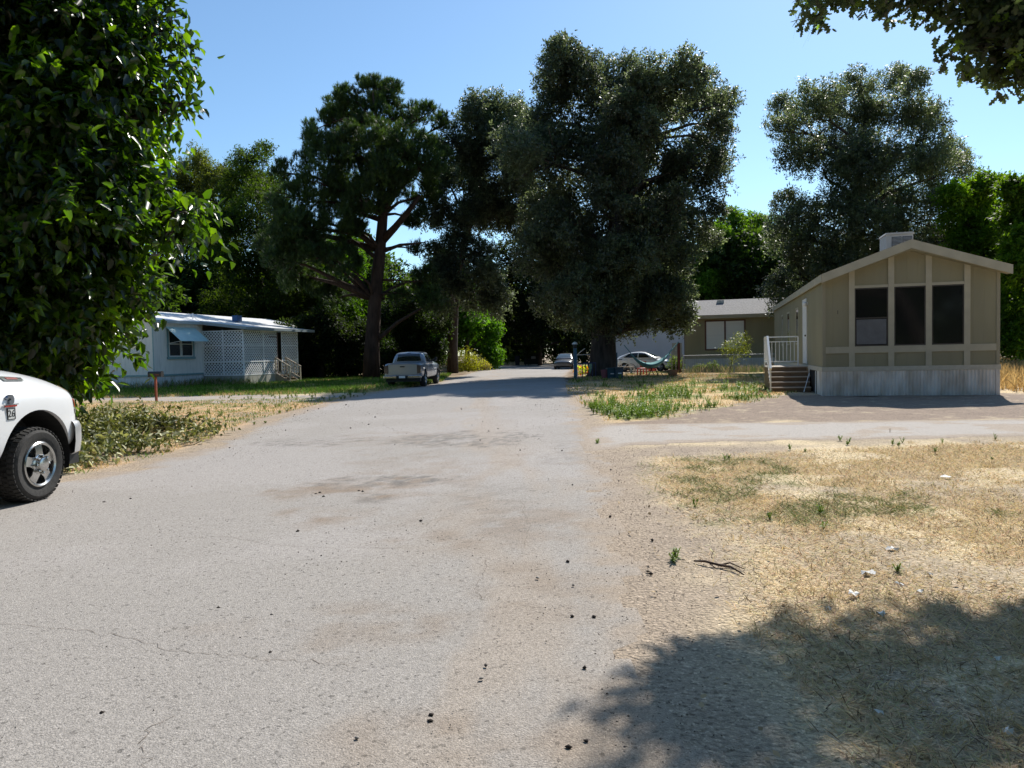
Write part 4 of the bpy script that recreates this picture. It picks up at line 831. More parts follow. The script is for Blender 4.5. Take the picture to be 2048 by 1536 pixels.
for p, q in [(xa, xm-.06), (xm+.06, xb)]:
    b = MB(); b.box((p, -.03, za), (p+.05, -.002, zb)); b.box((q-.05, -.03, za), (q, -.002, zb)); b.box((p+.05, -.03, za), (q-.05, -.002, za+.05)); b.box((p+.05, -.03, zb-.05), (q-.05, -.002, zb)); b.box((p+.05, -.026, 2.5), (q-.05, -.002, 2.55)); wn = b.build('window', M_WPAINT, H2)
    MB().box((p+.05, -.012, za+.05), (q-.05, -.002, zb-.05)).build('blind', mat('white_blind', (.85, .85, .82), rough=.6, var=.06, stretch=(.2, 1, 30), scale=2), wn)
for x in (2.3, 7.4): MB().box((x, 1.9, 4.9), (x+.5, 2.3, 5.13)).build('roof_vent', M_WPAINT, H2)

# ---- white building behind the parked white car
o3 = G(1225, 735)
H3 = thing('white_building', 'pale white building wall seen behind the white car and the oak leaves', 'building', (o3.x, o3.y, 0), RZ)
M_PALE = mat('pale_wall', (.62, .66, .72), rough=.6, var=.06, scale=.6)
b = MB(); b.box((0, 0, 0), (6.8, 9, 3.9)); b.build('wall', M_PALE, H3); b = MB(); b.prism([(-.3, 3.9), (3.4, 4.7), (7.1, 3.9), (7.1, 4.0), (3.4, 4.8), (-.3, 4.0)], -.3, 9.2); b.build('roof', M_WROOF, H3)
b = MB(); b.prism([(0, 3.9), (6.8, 3.9), (3.4, 4.68)], .0, .1); b.build('gable', M_PALE, H3)
b = MB(); b.box((5.6, -.02, 0), (6.5, -.003, 2.2)); b.build('door', M_TRIM, H3)

# ---- white home at the left with lattice porch
o4 = G(310, 779)
H4 = thing('mobile_home', 'white mobile home with a lattice porch and a striped teal awning at the left', 'mobile home', (o4.x, o4.y, 0), RZ)
W4, L4 = 6.6, 16
ze = 3.72; zp_ = 4.45
b = MB(); b.box((-W4, 0, .75), (0, L4, ze)); b.prism([(-W4, ze), (0, ze), (-W4/2, zp_)], 0, L4); b.build('wall', M_WHITE, H4)
b = MB(); b.box((-W4+.02, .03, 0), (-.03, L4, .70)); b.build('skirting', siding('white_skirt', (.66, .67, .68), .3, .5, .06), H4)
b = MB(); b.box((-W4, -.03, .70), (.03, -.002, .80)); b.box((.002, -.002, .70), (.03, L4, .80)); b.box((-.035, -.02, .8), (.02, -.002, ze-.04)); b.build('trim', M_TEAL, H4)
b = MB(); b.prism([(-W4-.2, ze-.02), (-W4/2, zp_+.02), (-W4/2, zp_+.09), (-W4-.2, ze+.05)], -.25, L4+.2); b.prism([(-W4/2, zp_+.02), (.25, ze-.02), (.25, ze+.05), (-W4/2, zp_+.09)], -.25, L4+.2); b.build('roof', M_WROOF, H4)
b = MB(); b.box((.252, -.26, ze-.10), (.275, 4.2, ze+.055)); b.build('gutter', mat('grey_gutter', (.40, .46, .48), rough=.5), H4)
# porch roof, lower slope
PX, PY0, PY1 = 2.75, 4.05, 9.9
b = MB(); b.prism([(.1, ze+.06), (PX+.45, ze-.38), (PX+.45, ze-.32), (.1, ze+.13)], PY0-.35, PY1+1.5); b.build('porch_roof', M_WROOF, H4)
b = MB(); b.prism([(.15, ze-.08), (PX+.45, ze-.46), (PX+.45, ze-.30), (.15, ze+.09)], PY0-.385, PY0-.352); b.box((PX+.45, PY0-.38, ze-.47), (PX+.48, PY1+1.5, ze-.31)); b.build('fascia', mat('fascia_grey', (.28, .33, .34), rough=.6), H4)
MB().box((0.03, PY0+.05, .55), (PX-.05, PY1, .68)).build('porch_floor', M_WOOD, H4)
MB().box((0.005, PY0+.02, .70), (.028, PY1, ze-.12)).build('porch_shade_panel', mat('porch_shade', (.05, .045, .04), rough=.8, var=.2), H4)  # dark sheet over the inner wall, porch shade put into its colour
MB().box((0.03, PY1-.02, .60), (PX, PY1, ze-.45)).build('porch_end_shade_panel', mat('porch_end_shade', (.07, .06, .05), rough=.8, var=.2), H4)  # added dark end sheet, its colour stands for shade inside the porch
b = MB(); b.box((.03, PY0, 0), (PX, PY0+.02, .60)); b.box((PX, PY0, 0), (PX+.02, PY1, .60)); b.build('porch_skirt', mat('porch_board', (.42, .40, .34), rough=.8, var=.12, scale=2), H4)
def lattice(b, o, u, L, z0, z1, pitch=.145, w=.054, t=.01, off=Vector((0, 0, 0))):
    u = Vector(u); o = Vector(o); H = z1-z0
    for sgn in (1, -1):
        k = -H/pitch*1.5
        c = -H*1.0 if sgn > 0 else 0
        s = c
        while s < (L if sgn > 0 else L+H):
            # line  a = s + sgn*z
            a0, a1 = s, s+sgn*H; za, zb = 0, H
            def clip(a, z, lim): return z
            pts = []
            lo, hi = 0.0, 1.0
            da = a1-a0
            if da > 0: lo = max(lo, (0-a0)/da); hi = min(hi, (L-a0)/da)
            else: lo = max(lo, (L-a0)/da); hi = min(hi, (0-a0)/da)
            if hi-lo > .01:
                p = o+u*(a0+da*lo)+Vector((0, 0, z0+H*lo)); q = o+u*(a0+da*hi)+Vector((0, 0, z0+H*hi))
                nrm = u.cross(Vector((0, 0, 1))); d = (q-p).normalized(); sd = d.cross(nrm).normalized()*w/2; n2 = nrm*t*(.5)+nrm*(t*.55*sgn)
                b.add([p-sd+n2, p+sd+n2, q+sd+n2, q-sd+n2, p-sd+n2-nrm*t, p+sd+n2-nrm*t, q+sd+n2-nrm*t, q-sd+n2-nrm*t], [(0, 1, 2, 3), (7, 6, 5, 4), (0, 4, 5, 1), (1, 5, 6, 2), (2, 6, 7, 3), (3, 7, 4, 0)])
            s += pitch*1.414
zl0, zl1 = .62, ze-.50
b = MB(); lattice(b, (.05, PY0, 0), (1, 0, 0), PX-.05, zl0, zl1); b.build('lattice_panel', M_LAT, H4, recalc=False)
b = MB(); lattice(b, (PX, PY0, 0), (0, 1, 0), 3.5, zl0, zl1); b.build('lattice_panel', M_LAT, H4, recalc=False)
b = MB(); lattice(b, (PX, PY0+4.0, 0), (0, 1, 0), PY1-PY0-4.0, zl0, zl1); b.build('lattice_panel', M_LAT, H4, recalc=False)
b = MB()
for x in (.05, 1.4, PX): b.box((x-.045, PY0-.035, zl0), (x+.045, PY0-.018, zl1+.06))
for z in (zl0, zl0+.78, zl0+1.75, zl1): b.box((.05, PY0-.03, z-.035), (PX, PY0-.02, z+.035))
for y in (PY0+.02, PY0+2.0, PY0+3.5, PY0+4.0, PY1): b.box((PX+.018, y-.045, zl0-.05), (PX+.035, y+.045, zl1+.06))
for z in (zl0, zl0+.78, zl0+1.75, zl1): b.box((PX+.02, PY0, z-.035), (PX+.03, PY0+3.5, z+.035)); b.box((PX+.02, PY0+4.0, z-.035), (PX+.03, PY1, z+.035))
b.build('porch_frame', M_LAT, H4)
b = MB(); b.box((PX-.02, PY0+3.46, zl0), (PX+.045, PY0+3.53, zl1)); b.box((PX-.02, PY0+3.5, zl1-.35), (PX+.04, PY0+2.6, zl1-.31)); loose(b, 'porch_post', M_BROWN, H4)
b = MB(); b.box((PX-.6, PY0+.2, .7), (PX-.5, PY0+.25, 2)); 
b = MB(); b.box((.012, 1.05, 1.75), (.05, 1.15, 3.35)); b.box((.012, 3.15, 1.75), (.05, 3.25, 3.35)); b.box((.012, 1.15, 3.25), (.05, 3.15, 3.35)); b.box((.012, 1.0, 1.62), (.08, 3.3, 1.75)); b.build('window_surround', M_TEAL, H4)
for p, q in [(1.17, 2.12), (2.18, 3.13)]:
    b = MB(); b.box((.012, p, 1.77), (.04, p+.05, 3.23)); b.box((.012, q-.05, 1.77), (.04, q, 3.23)); b.box((.012, p+.05, 1.77), (.04, q-.05, 1.82)); b.box((.012, p+.05, 3.18), (.04, q-.05, 3.23)); b.box((.012, p+.05, 2.45), (.035, q-.05, 2.5)); wn = b.build('window', M_WPAINT, H4)
    MB().box((.003, p+.05, 1.82), (.016, q-.05, 3.18)).build('glass', M_GLASS, wn)
# awning
AW = MB(); n = 22
for i in range(n):
    t0, t1 = i/n, (i+.93)/n; x0, z0 = .06+.95*t0, 3.42-.80*t0; x1, z1 = .06+.95*t1, 3.42-.80*t1-.0
    AW.add([(x0, .95, z0), (x0, 3.35, z0), (x1, 3.35, z1), (x1, .95, z1), (x0, .95, z0-.012), (x0, 3.35, z0-.012), (x1, 3.35, z1-.012), (x1, .95, z1-.012)], [(0,1,2,3),(7,6,5,4),(0,4,5,1),(2,6,7,3),(0,3,7,4),(1,5,6,2)])
AW.prism([(.06, 3.38), (.95, 2.63), (.75, 2.63), (.06, 3.0)], 3.33, 3.35)
AW.build('awning', mat('awning_slats', (.42, .62, .62), rough=.45, col2=(.50, .72, .70), scale=2), H4)
b = MB(); b.bar((.99, 1.1, 2.63), (.06, 1.1, 2.5), .02); b.bar((.99, 3.2, 2.63), (.06, 3.2, 2.5), .02); loose(b, 'awning_brace', M_WPAINT, H4)
MB().box((-.9, 8.2, 4.0), (-.5, 8.7, 4.4)).build('roof_box', mat('blue_box', (.04, .10, .22), rough=.6), H4)
MB().lathe([(0, .03), (.45, .03), (.46, .05), (.5, .05), (.5, .001)], (-.8, 4.3, 3.85), 'z', 10).build('roof_vent', M_WPAINT, H4)
# porch steps
R4 = Matrix.Rotation(RZ, 3, 'Z'); so_ = o4+R4 @ Vector((PX+.03, PY0+3.75, 0))
S4 = thing('wooden_steps', 'weathered wooden steps with rails below the lattice porch door', 'steps', (so_.x, so_.y, 0), RZ)
for i in range(3):
    z = .17+.17*i; x1 = 1.05-i*.32; MB().box((x1-.32, -.55, z-.04), (x1, .55, z)).build('tread', M_WOOD, S4)
b = MB()
for y in (-.57, .57): b.prism([(1.02, 0), (1.05, .1), (.1, .62), (0, .62), (0, 0)], y-.02, y+.02)
loose(b, 'stringer', M_WOOD, S4)
M_RAILW = mat('rail_wood', (.50, .42, .32), rough=.8, var=.15, scale=5)
for y in (-.6, .6):
    b = MB(); b.bar((1.05, y, 0), (1.05, y, 1.0), .07); b.bar((.06, y, .5), (.06, y, 1.6), .07); loose(b, 'post', M_RAILW, S4)
    b = MB(); b.bar((1.1, y, 1.0), (.0, y, 1.6), .05, .08); b.bar((1.05, y, .3), (.06, y, .85), .04)
    for k in range(1, 5): x = 1.05-.2*k; b.bar((x, y, .3+.11*k), (x, y, 1.0+.11*k), .035)
    b.build('handrail', M_RAILW, S4)
# ------------------------------------------------------------------ vehicles
from mathutils.bvhtree import BVHTree
def prof(w, zb, zs, zt, crease=.0):
    """half cross-section from the bottom centre over the side to the top centre"""
    return [(0, zb), (w-.22, zb), (w-.05, zb+.05), (w-.005, zb+.2), (w, (zb+zs)/2+.08), (w-.012, zs-.10), (w-.045, zs-.01), (w-.14, zs+.05+crease*.3), (w-.34, zs+(zt-zs)*.72), (w*.35, zt-.012), (0, zt)]
def loft(name, st, m, parent, sub=2, smooth=True, capfan=True):
    vs = []; fs = []; n = len(st[0][1]); full = []
    for y, p in st:
        ring = [(x, y, z) for x, z in p]+[(-x, y, z) for x, z in p[-2:0:-1]]; full.append(ring)
    R = len(full[0])
    for r in full: vs += r
    for i in range(len(full)-1):
        for k in range(R):
            k2 = (k+1) % R; fs.append((i*R+k, i*R+k2, (i+1)*R+k2, (i+1)*R+k))
    for base, rev in ((0, 1), ((len(full)-1)*R, 0)):
        for k in range(n-1):      # ladder of quads across the cap
            a = base+k; b = base+k+1; c = base+(R-k-1) % R; d = base+(R-k) % R
            q = (a, b, c, d) if k > 0 else (a, b, c)
            if k == n-2: q = (a, b, d)
            q = q[::-1] if rev else q
            if len(set(q)) > 2: fs.append(q)
    b = MB(); b.v = vs; b.f = fs; o = b.build(name, m, parent)
    if sub:
        s = o.modifiers.new('s', 'SUBSURF'); s.levels = sub; s.render_levels = sub; bake(o)
    if smooth: autosmooth(o, 50)
    return o
def cut(o, cutters):
    par = o.parent; o.parent = None
    for c in cutters:
        m = o.modifiers.new('b', 'BOOLEAN'); m.operation = 'DIFFERENCE'; m.object = c; m.solver = 'EXACT'
        bake(o); bpy.data.objects.remove(c)
    o.parent = par
    return autosmooth(o, 40)
def cyl_cut(cy, cz, r, x0, x1, n=48):
    b = MB(); b.lathe([(x0, r), (x1, r)], (0, cy, cz), 'x', n); k = len(b.v)//2
    b.f.append(tuple(range(n))); b.f.append(tuple(range(n, 2*n))[::-1]); return b.build('cut', None)
def bvh(*obs):
    vs = []; ps = []
    for o in obs:
        n = len(vs); vs += [v.co.copy() for v in o.data.vertices]; ps += [[i+n for i in p.vertices] for p in o.data.polygons]
    return BVHTree.FromPolygons(vs, ps)
def patch(name, T, corners, side, m, parent, off=.006, nx=10, nz=8, th=.0):
    """curved sheet lying on the body; corners: 4 (a,b) points going round; side 'R','L' (a=y,b=z) or 'F','B' (a=x,b=z), 'T' (a=x,b=y)"""
    c = [Vector((p[0], p[1])) for p in corners]; vs = []; ok = []
    for j in range(nz+1):
        for i in range(nx+1):
            u, v = i/nx, j/nz; p = (c[0]*(1-u)+c[1]*u)*(1-v)+(c[3]*(1-u)+c[2]*u)*v
            if side == 'R': og, d = Vector((3, p.x, p.y)), Vector((-1, 0, 0))
            elif side == 'L': og, d = Vector((-3, p.x, p.y)), Vector((1, 0, 0))
            elif side == 'F': og, d = Vector((p.x, 6, p.y)), Vector((0, -1, 0))
            elif side == 'B': og, d = Vector((p.x, -9, p.y)), Vector((0, 1, 0))
            elif side == 'M': og, d = Vector((p.x, -3.9, p.y)), Vector((0, 1, 0))
            else: og, d = Vector((p.x, p.y, 4)), Vector((0, 0, -1))
            h = T.ray_cast(og, d)
            if h[0] is None: vs.append(None)
            else:
                n = h[1] if h[1].dot(d) < 0 else -h[1]; vs.append(h[0]+n*off)
    b = MB(); idx = {}
    for k, v in enumerate(vs):
        if v is not None: idx[k] = len(b.v); b.v.append(tuple(v))
    w_ = nx+1
    for j in range(nz):
        for i in range(nx):
            q = [j*w_+i, j*w_+i+1, (j+1)*w_+i+1, (j+1)*w_+i]
            if all(k in idx for k in q): b.f.append(tuple(idx[k] for k in q))
    return b.build(name, m, parent, smooth=True)
M_RUB = mat('tyre_rubber', (.035, .033, .031), rough=.85, var=.25, scale=25, bump=.3, bscale=90); M_CHR = mat('chrome', (.50, .50, .49), rough=.25, metal=1, var=.15, scale=12)
M_BLK = mat('black_plastic', (.02, .02, .02), rough=.6); M_PWHITE = mat('white_car_paint', (.80, .80, .80), rough=.25, coat=.6, var=.02, scale=3)
M_SILV = mat('silver_car_paint', (.27, .31, .37), rough=.3, metal=.45, coat=.6); M_CGL = glassmat('car_glass', (.012, .014, .016), .04); M_RED = mat('red_lens', (.16, .012, .012), rough=.15, coat=.5); M_ORG = mat('amber_lens', (.6, .10, .03), rough=.2, coat=.5); M_LENS = mat('clear_lens', (.35, .38, .42), rough=.08, metal=.5, coat=1)
def wheel(parent, cx, cy, r, side, w=.27, spokes=5, rimr=.245, det=True, rimmat=None):
    s = side; rm = rimmat or M_CHR
    W_ = MB(); c = (cx, cy, r)
    # tyre; outer face at cx (towards side)
    pr = [(0.02, rimr-.01), (-.004, rimr+.012), (.012, rimr+.05), (.016, (r+rimr)/2+.02), (.004, r-.045), (-.018, r-.022), (-.05, r-.010), (-w/2, r-.006), (-w+.05, r-.010), (-w+.01, r-.03), (-w, r-.07), (-w, rimr)]
    W_.lathe([(t*s, q) for t, q in pr], c, 'x', 56)
    if det:
        nb = 44
        for k in range(nb):
            for (xa, xb, ofs) in [(.002, -.06, 0), (-.068, -.125, .5), (-.133, -.19, 0), (-.198, -.262, .5)]:
                th = 2*math.pi*(k+ofs)/nb; dth = 2*math.pi/nb*.66
                q = []
                for rr_ in (r-.022, r+.001):
                    for x in (xa, xb):
                        for a in (th, th+dth): q.append((cx+x*s, cy+(rr_-(0.014 if x == .002 and rr_ > r-.01 else 0))*math.cos(a), r+(rr_-(0.014 if x == .002 and rr_ > r-.01 else 0))*math.sin(a)))
                W_.add(q, [(0, 1, 3, 2), (4, 6, 7, 5), (0, 2, 6, 4), (1, 5, 7, 3), (0, 4, 5, 1), (2, 3, 7, 6)])
    wh = W_.build('wheel', M_RUB, parent); autosmooth(wh, 30)
    R_ = MB(); R_.lathe([(t*s, q) for t, q in [(.022, rimr-.012), (.012, rimr), (-.02, rimr+.004), (-.06, rimr-.015)]], c, 'x', 48)
    R_.lathe([(t*s, q) for t, q in [(.022, rimr-.012), (.010, rimr-.03), (-.04, rimr-.04), (-w+.05, rimr-.05)]], c, 'x', 48)
    R_.lathe([(t*s, q) for t, q in [(-.02, .11), (.005, .105), (.012, .085), (.03, .08), (.055, .072), (.062, .055), (.062, .001)]], c, 'x', 32)
    for k in range(spokes):
        a = 2*math.pi*k/spokes+.35
        ca, sa = math.cos(a), math.sin(a)
        q = []
        for (rr_, hw_, x) in [(.08, .062, .004), (.15, .050, .006), (rimr-.03, .058, -.006)]:
            for sg in (-1, 1):
                for dx in (0, -.04):
                    q.append((cx+(x+dx)*s, cy+rr_*ca-sg*hw_*sa, r+rr_*sa+sg*hw_*ca))
        R_.add(q, [(0, 2, 6, 4), (4, 6, 10, 8), (1, 5, 7, 3), (5, 9, 11, 7), (0, 4, 5, 1), (4, 8, 9, 5), (2, 3, 7, 6), (6, 7, 11, 10)])
    ri = R_.build('rim', rm, wh); autosmooth(ri, 35)
    if det:
        L_ = MB()
        for k in range(8):
            a = 2*math.pi*k/8; L_.lathe([(.0, .014), (.042*s, .012), (.046*s, .001)], (cx+.008*s, cy+.093*math.cos(a), r+.093*math.sin(a)), 'x', 8)
        loose(L_, 'lug_nut', M_CHR, wh)
    B_ = MB(); B_.lathe([((-.10)*s, .001), ((-.10)*s, rimr-.045)], c, 'x', 32); B_.build('brake_disc', M_BLK, wh)
    return wh
def pickup(name, label, loc, rz, paint, sc_=(1, 1, 1), front=True, rimmat=None, rear_light=M_RED, gate=None):
    t = thing(name, label, 'pickup truck', loc, rz); t.scale = sc_
    st = [(.83, prof(.74, .56, 1.06, 1.16)), (.81, prof(.82, .52, 1.10, 1.25)), (.74, prof(.92, .50, 1.15, 1.32)), (.60, prof(.985, .48, 1.18, 1.39)), (.3, prof(1.01, .46, 1.20, 1.46)), (0, prof(1.015, .46, 1.21, 1.50)), (-.5, prof(1.01, .46, 1.21, 1.53)), (-.98, prof(1.0, .44, 1.22, 1.54)),
          (-1.12, prof(.99, .44, 1.21, 1.30)), (-2.2, prof(.99, .44, 1.22, 1.29)), (-3.22, prof(.99, .44, 1.23, 1.30)), (-3.30, prof(.99, .46, 1.27, 1.31)), (-3.8, prof(1.0, .46, 1.28, 1.32)), (-4.6, prof(.99, .48, 1.28, 1.32)), (-4.88, prof(.975, .50, 1.27, 1.31)), (-4.93, prof(.95, .52, 1.25, 1.30))]
    body = loft('body', st, paint, t, 2)
    cs = [cyl_cut(0, .46, .545, .52, 1.3), cyl_cut(0, .46, .545, -1.3, -.52), cyl_cut(-3.82, .46, .53, .55, 1.3), cyl_cut(-3.82, .46, .53, -1.3, -.55)]
    bx = MB(); bx.box((-.80, -4.82, .8), (.80, -3.38, 1.6)); cs.append(bx.build('cut', None))
    cut(body, cs)
    for cy in (0, -3.82):
        for s in (1, -1):
            n = 24; ln = MB()
            pts = [(cy+.542*math.cos(math.radians(a)), .46+.542*math.sin(math.radians(a))) for a in np.linspace(-18, 198, n)]
            vs = [(s*.50, y, z) for y, z in pts]+[(s*.955, y, z) for y, z in pts]
            ln.add(vs, [(i, i+1, i+1+n, i+n) for i in range(n-1)]); ln.add([(s*.525, cy-.56, .3), (s*.525, cy+.56, .3), (s*.525, cy+.56, 1.03), (s*.525, cy-.56, 1.03)], [(0, 1, 2, 3)]); ln.build('wheel_well', M_BLK, t)
    gh = []
    def gp_(wb, wt, zt): return [(0, 1.22), (wb*.6, 1.22), (wb, 1.22), (wb, 1.27), (wb*.5+wt*.5+.02, 1.25*.5+zt*.5), (wt+.02, zt-.09), (wt-.05, zt-.015), (wt*.5, zt+.01), (0, zt+.015)]
    cab = loft('cab', [(-.94, gp_(.88, .84, 1.36)), (-1.05, gp_(.93, .88, 1.42)), (-1.75, gp_(.94, .74, 1.88)), (-2.0, gp_(.94, .735, 1.92)), (-2.7, gp_(.94, .735, 1.93)), (-3.12, gp_(.93, .73, 1.89)), (-3.24, gp_(.92, .74, 1.80)), (-3.28, gp_(.90, .80, 1.45))], paint, t, 2)
    T = bvh(cab)
    for s in 'RL':
        w_ = patch('window', T, [(-1.22, 1.36), (-2.12, 1.36), (-2.12, 1.80), (-1.72, 1.80)], s, M_CGL, t); w2 = patch('window', T, [(-2.2, 1.36), (-3.02, 1.36), (-2.98, 1.80), (-2.2, 1.80)], s, M_CGL, t)
    patch('windscreen', T, [(-.72, 1.44), (.72, 1.44), (.6, 1.82), (-.6, 1.82)], 'F', M_CGL, t, nx=16)
    patch('rear_window', T, [(-.66, 1.42), (.66, 1.42), (.58, 1.80), (-.58, 1.80)], 'M', M_CGL, t, nx=16)
    patch('brake_light', T, [(-.11, 1.84), (.11, 1.84), (.11, 1.875), (-.11, 1.875)], 'M', M_BLK, t)
    TB = bvh(body)
    for sgn in (1, -1):
        for cy in (0, -3.82): wheel(t, sgn*.985, cy, .41, sgn, rimmat=rimmat, det=front)
    # mirrors
    for s in (1, -1):
        b = MB(); k = 1 if front else .55; b.prism([(-1.32, 1.40), (-1.20, 1.38), (-1.16, 1.40+.15*k), (-1.20, 1.40+.38*k), (-1.32, 1.40+.38*k)], s*1.05, s*(1.05+.23*k), 'x'); b.box((s*.9, -1.30, 1.42), (s*1.06, -1.24, 1.50)); b.build('mirror', M_BLK, t, bevel=.02)
    # front bumper wrapping the corner
    def wrap(zs, grow, y0, ny=14):
        pts = []
        for k in range(ny+1):
            a = k/ny; th = a*math.pi/2; pts.append(((1.0+grow)*math.cos(th)**.42 if th < math.pi/2-1e-6 else 0, y0+(.30+grow)*math.sin(th)**.75))
        return pts
    b = MB(); ring = []
    for z, g in [(.44, -.05), (.47, 0), (.60, .02), (.76, .02), (.82, 0), (.835, -.03)]:
        p = wrap(z, g, .565); full = p+[(-x, y) for x, y in p[-2::-1]]; ring.append([(x, y, z) for x, y in full])
    R = len(ring[0]); vs = [v for r_ in ring for v in r_]; b.add(vs, [(i*R+k, i*R+k+1, (i+1)*R+k+1, (i+1)*R+k) for i in range(len(ring)-1) for k in range(R-1)])
    o = b.build('front_bumper', M_PBUMP if front else paint, t); autosmooth(o, 50)
    b = MB(); b.box((-.90, .56, .32), (.90, .78, .45)); b.box((-.9, .55, .46), (.9, .78, .86)); b.build('valance', M_BLK, t)
    for s in 'RL':
        h = patch('headlight', TB, [(.66, 1.10), (.80, 1.08), (.80, 1.20), (.64, 1.25)], s, M_LENS, t, off=.008); patch('turn_signal', TB, [(.66, .99), (.80, .985), (.80, 1.072), (.66, 1.092)], s, M_ORG, h, off=.01)
        patch('fog_strip', TB, [(.665, .92), (.79, .92), (.80, .975), (.662, .98)], s, M_LENS, h, off=.009)
    patch('grille', TB, [(-.58, .86), (.58, .80), (.56, 1.08), (-.56, 1.08)], 'F', M_BLK, t, off=.01, nx=16)
    # door seams
    b = patch('door_seam', TB, [(-1.085, .50), (-1.097, .50), (-1.10, 1.2), (-1.088, 1.2)], 'R', M_BLK, t, off=.003, nx=1, nz=10); patch('door_seam', TB, [(-2.15, .52), (-2.162, .52), (-2.162, 1.2), (-2.15, 1.2)], 'R', M_BLK, t, off=.003, nx=1, nz=10)
    patch('bed_gap', TB, [(-3.255, .5), (-3.275, .5), (-3.275, 1.27), (-3.255, 1.27)], 'R', M_BLK, t, off=.003, nx=1, nz=10)
    # rear
    patch('tailgate', TB, [(-.74, .70), (.74, .70), (.74, 1.24), (-.74, 1.24)], 'B', gate or paint, t, off=.012, nx=16)
    b = MB(); b.box((-.12, -4.985, 1.10), (.12, -4.955, 1.16)); b.build('tailgate_handle', M_BLK, t)
    for s in (1, -1):
        b = MB(); b.prism([(s*.76, .76), (s*.955, .78), (s*.965, 1.18), (s*.76, 1.22)], -4.975, -4.72); b.build('tail_light', rear_light, t, bevel=.01)
    b = MB(); b.box((-.98, -5.10, .50), (.98, -4.93, .66)); b.build('rear_bumper', M_CHR, t, bevel=.03); b = MB(); b.box((-.3, -5.106, .51), (.3, -5.102, .65)); b.box((-.9, -4.9, .32), (.9, -4.6, .5)); b.build('hitch_recess', M_BLK, t)
    b = MB(); b.box((-.16, -5.112, .52), (.16, -5.107, .64)); b.build('license_plate', M_WPAINT, t)
    b = MB(); b.box((-.5, -4.5, .38), (.5, .6, .5)); b.lathe([(-.9, .07), (.9, .07)], (0, -3.82, .41), 'x', 10); b.build('chassis', M_BLK, t)
    return t, TB
M_PBUMP = mat('bumper_metal', (.62, .62, .62), rough=.28, metal=.55)
rz = math.radians(-4); cx = -5.18-math.cos(rz)*.985; cy = 8.05+math.sin(-rz)*.985
TR, TB = pickup('pickup_truck', 'white heavy pickup truck parked nose outward at the left edge, chrome wheel in view', (cx, cy, 0), rz, M_PWHITE)
# fender badge: ram head shape, red and grey bar, numbered sticker
M_BADGE = mat('badge_metal', (.30, .32, .36), rough=.3, metal=.8)
xb = 1.012; dy = .17
poly = [(-.60, 1.10), (-.56, 1.09), (-.535, 1.11), (-.53, 1.15), (-.545, 1.185), (-.575, 1.195), (-.61, 1.185), (-.63, 1.16), (-.625, 1.14), (-.605, 1.155), (-.59, 1.16), (-.575, 1.14), (-.60, 1.13)]
bd = MB(); bd.prism([(y+dy, z) for y, z in poly], xb-.03, xb+.002, 'x'); bd.build('emblem', M_BADGE, TR)
bd = MB(); bd.box((xb-.01, -.66+dy, 1.068), (xb+.004, -.50+dy, 1.085)); bd.build('emblem_bar', mat('badge_red', (.35, .03, .02), rough=.4), TR)
bd = MB(); bd.box((xb-.01, -.68+dy, 1.087), (xb+.006, -.48+dy, 1.096)); bd.build('emblem_wing', M_BADGE, TR)
bd = MB(); bd.box((xb-.01, -.63+dy, .94), (xb+.0, -.53+dy, 1.05)); st_ = bd.build('number_sticker', mat('sticker', (.6, .6, .58), rough=.6), TR)
bd = MB()
for a, c_ in [((-.634, .936), (-.626, 1.054)), ((-.534, .936), (-.526, 1.054)), ((-.626, .936), (-.534, .943)), ((-.626, 1.047), (-.534, 1.054))]: bd.box((xb-.01, a[0]+dy, a[1]), (xb+.003, c_[0]+dy, c_[1]))
bd.build('sticker_border', M_BLK, st_)
text('26', .10, M_BLK, 'sticker_number', st_, (xb+.001, -.58+dy, .995), (math.pi/2, 0, math.pi/2), .002)
hb = patch('hood_badge', TB, [(-.22, 1.325), (.06, 1.315), (.09, 1.35), (-.22, 1.375)], 'R', M_CHR, TR, off=.012)
patch('badge_inlay', TB, [(-.16, 1.335), (.0, 1.33), (.0, 1.35), (-.16, 1.357)], 'R', mat('badge_inlay', (.25, .06, .05), rough=.4), hb, off=.016)

rz = math.radians(-4.5)
SVP = G(807, 775)
M_SMOKE = mat('smoked_lens', (.06, .05, .05), rough=.15, coat=.6)
M_GATE = mat('gate_paint', (.40, .43, .44), rough=.3, metal=.5, coat=.5)
SV, _ = pickup('pickup_truck', 'silver pickup truck parked on the left side of the road, seen from behind', (SVP.x+.35, SVP.y+4.5*.93, 0), rz, M_SILV, (.93, .89, .89), front=False, rear_light=M_SMOKE, gate=M_GATE)

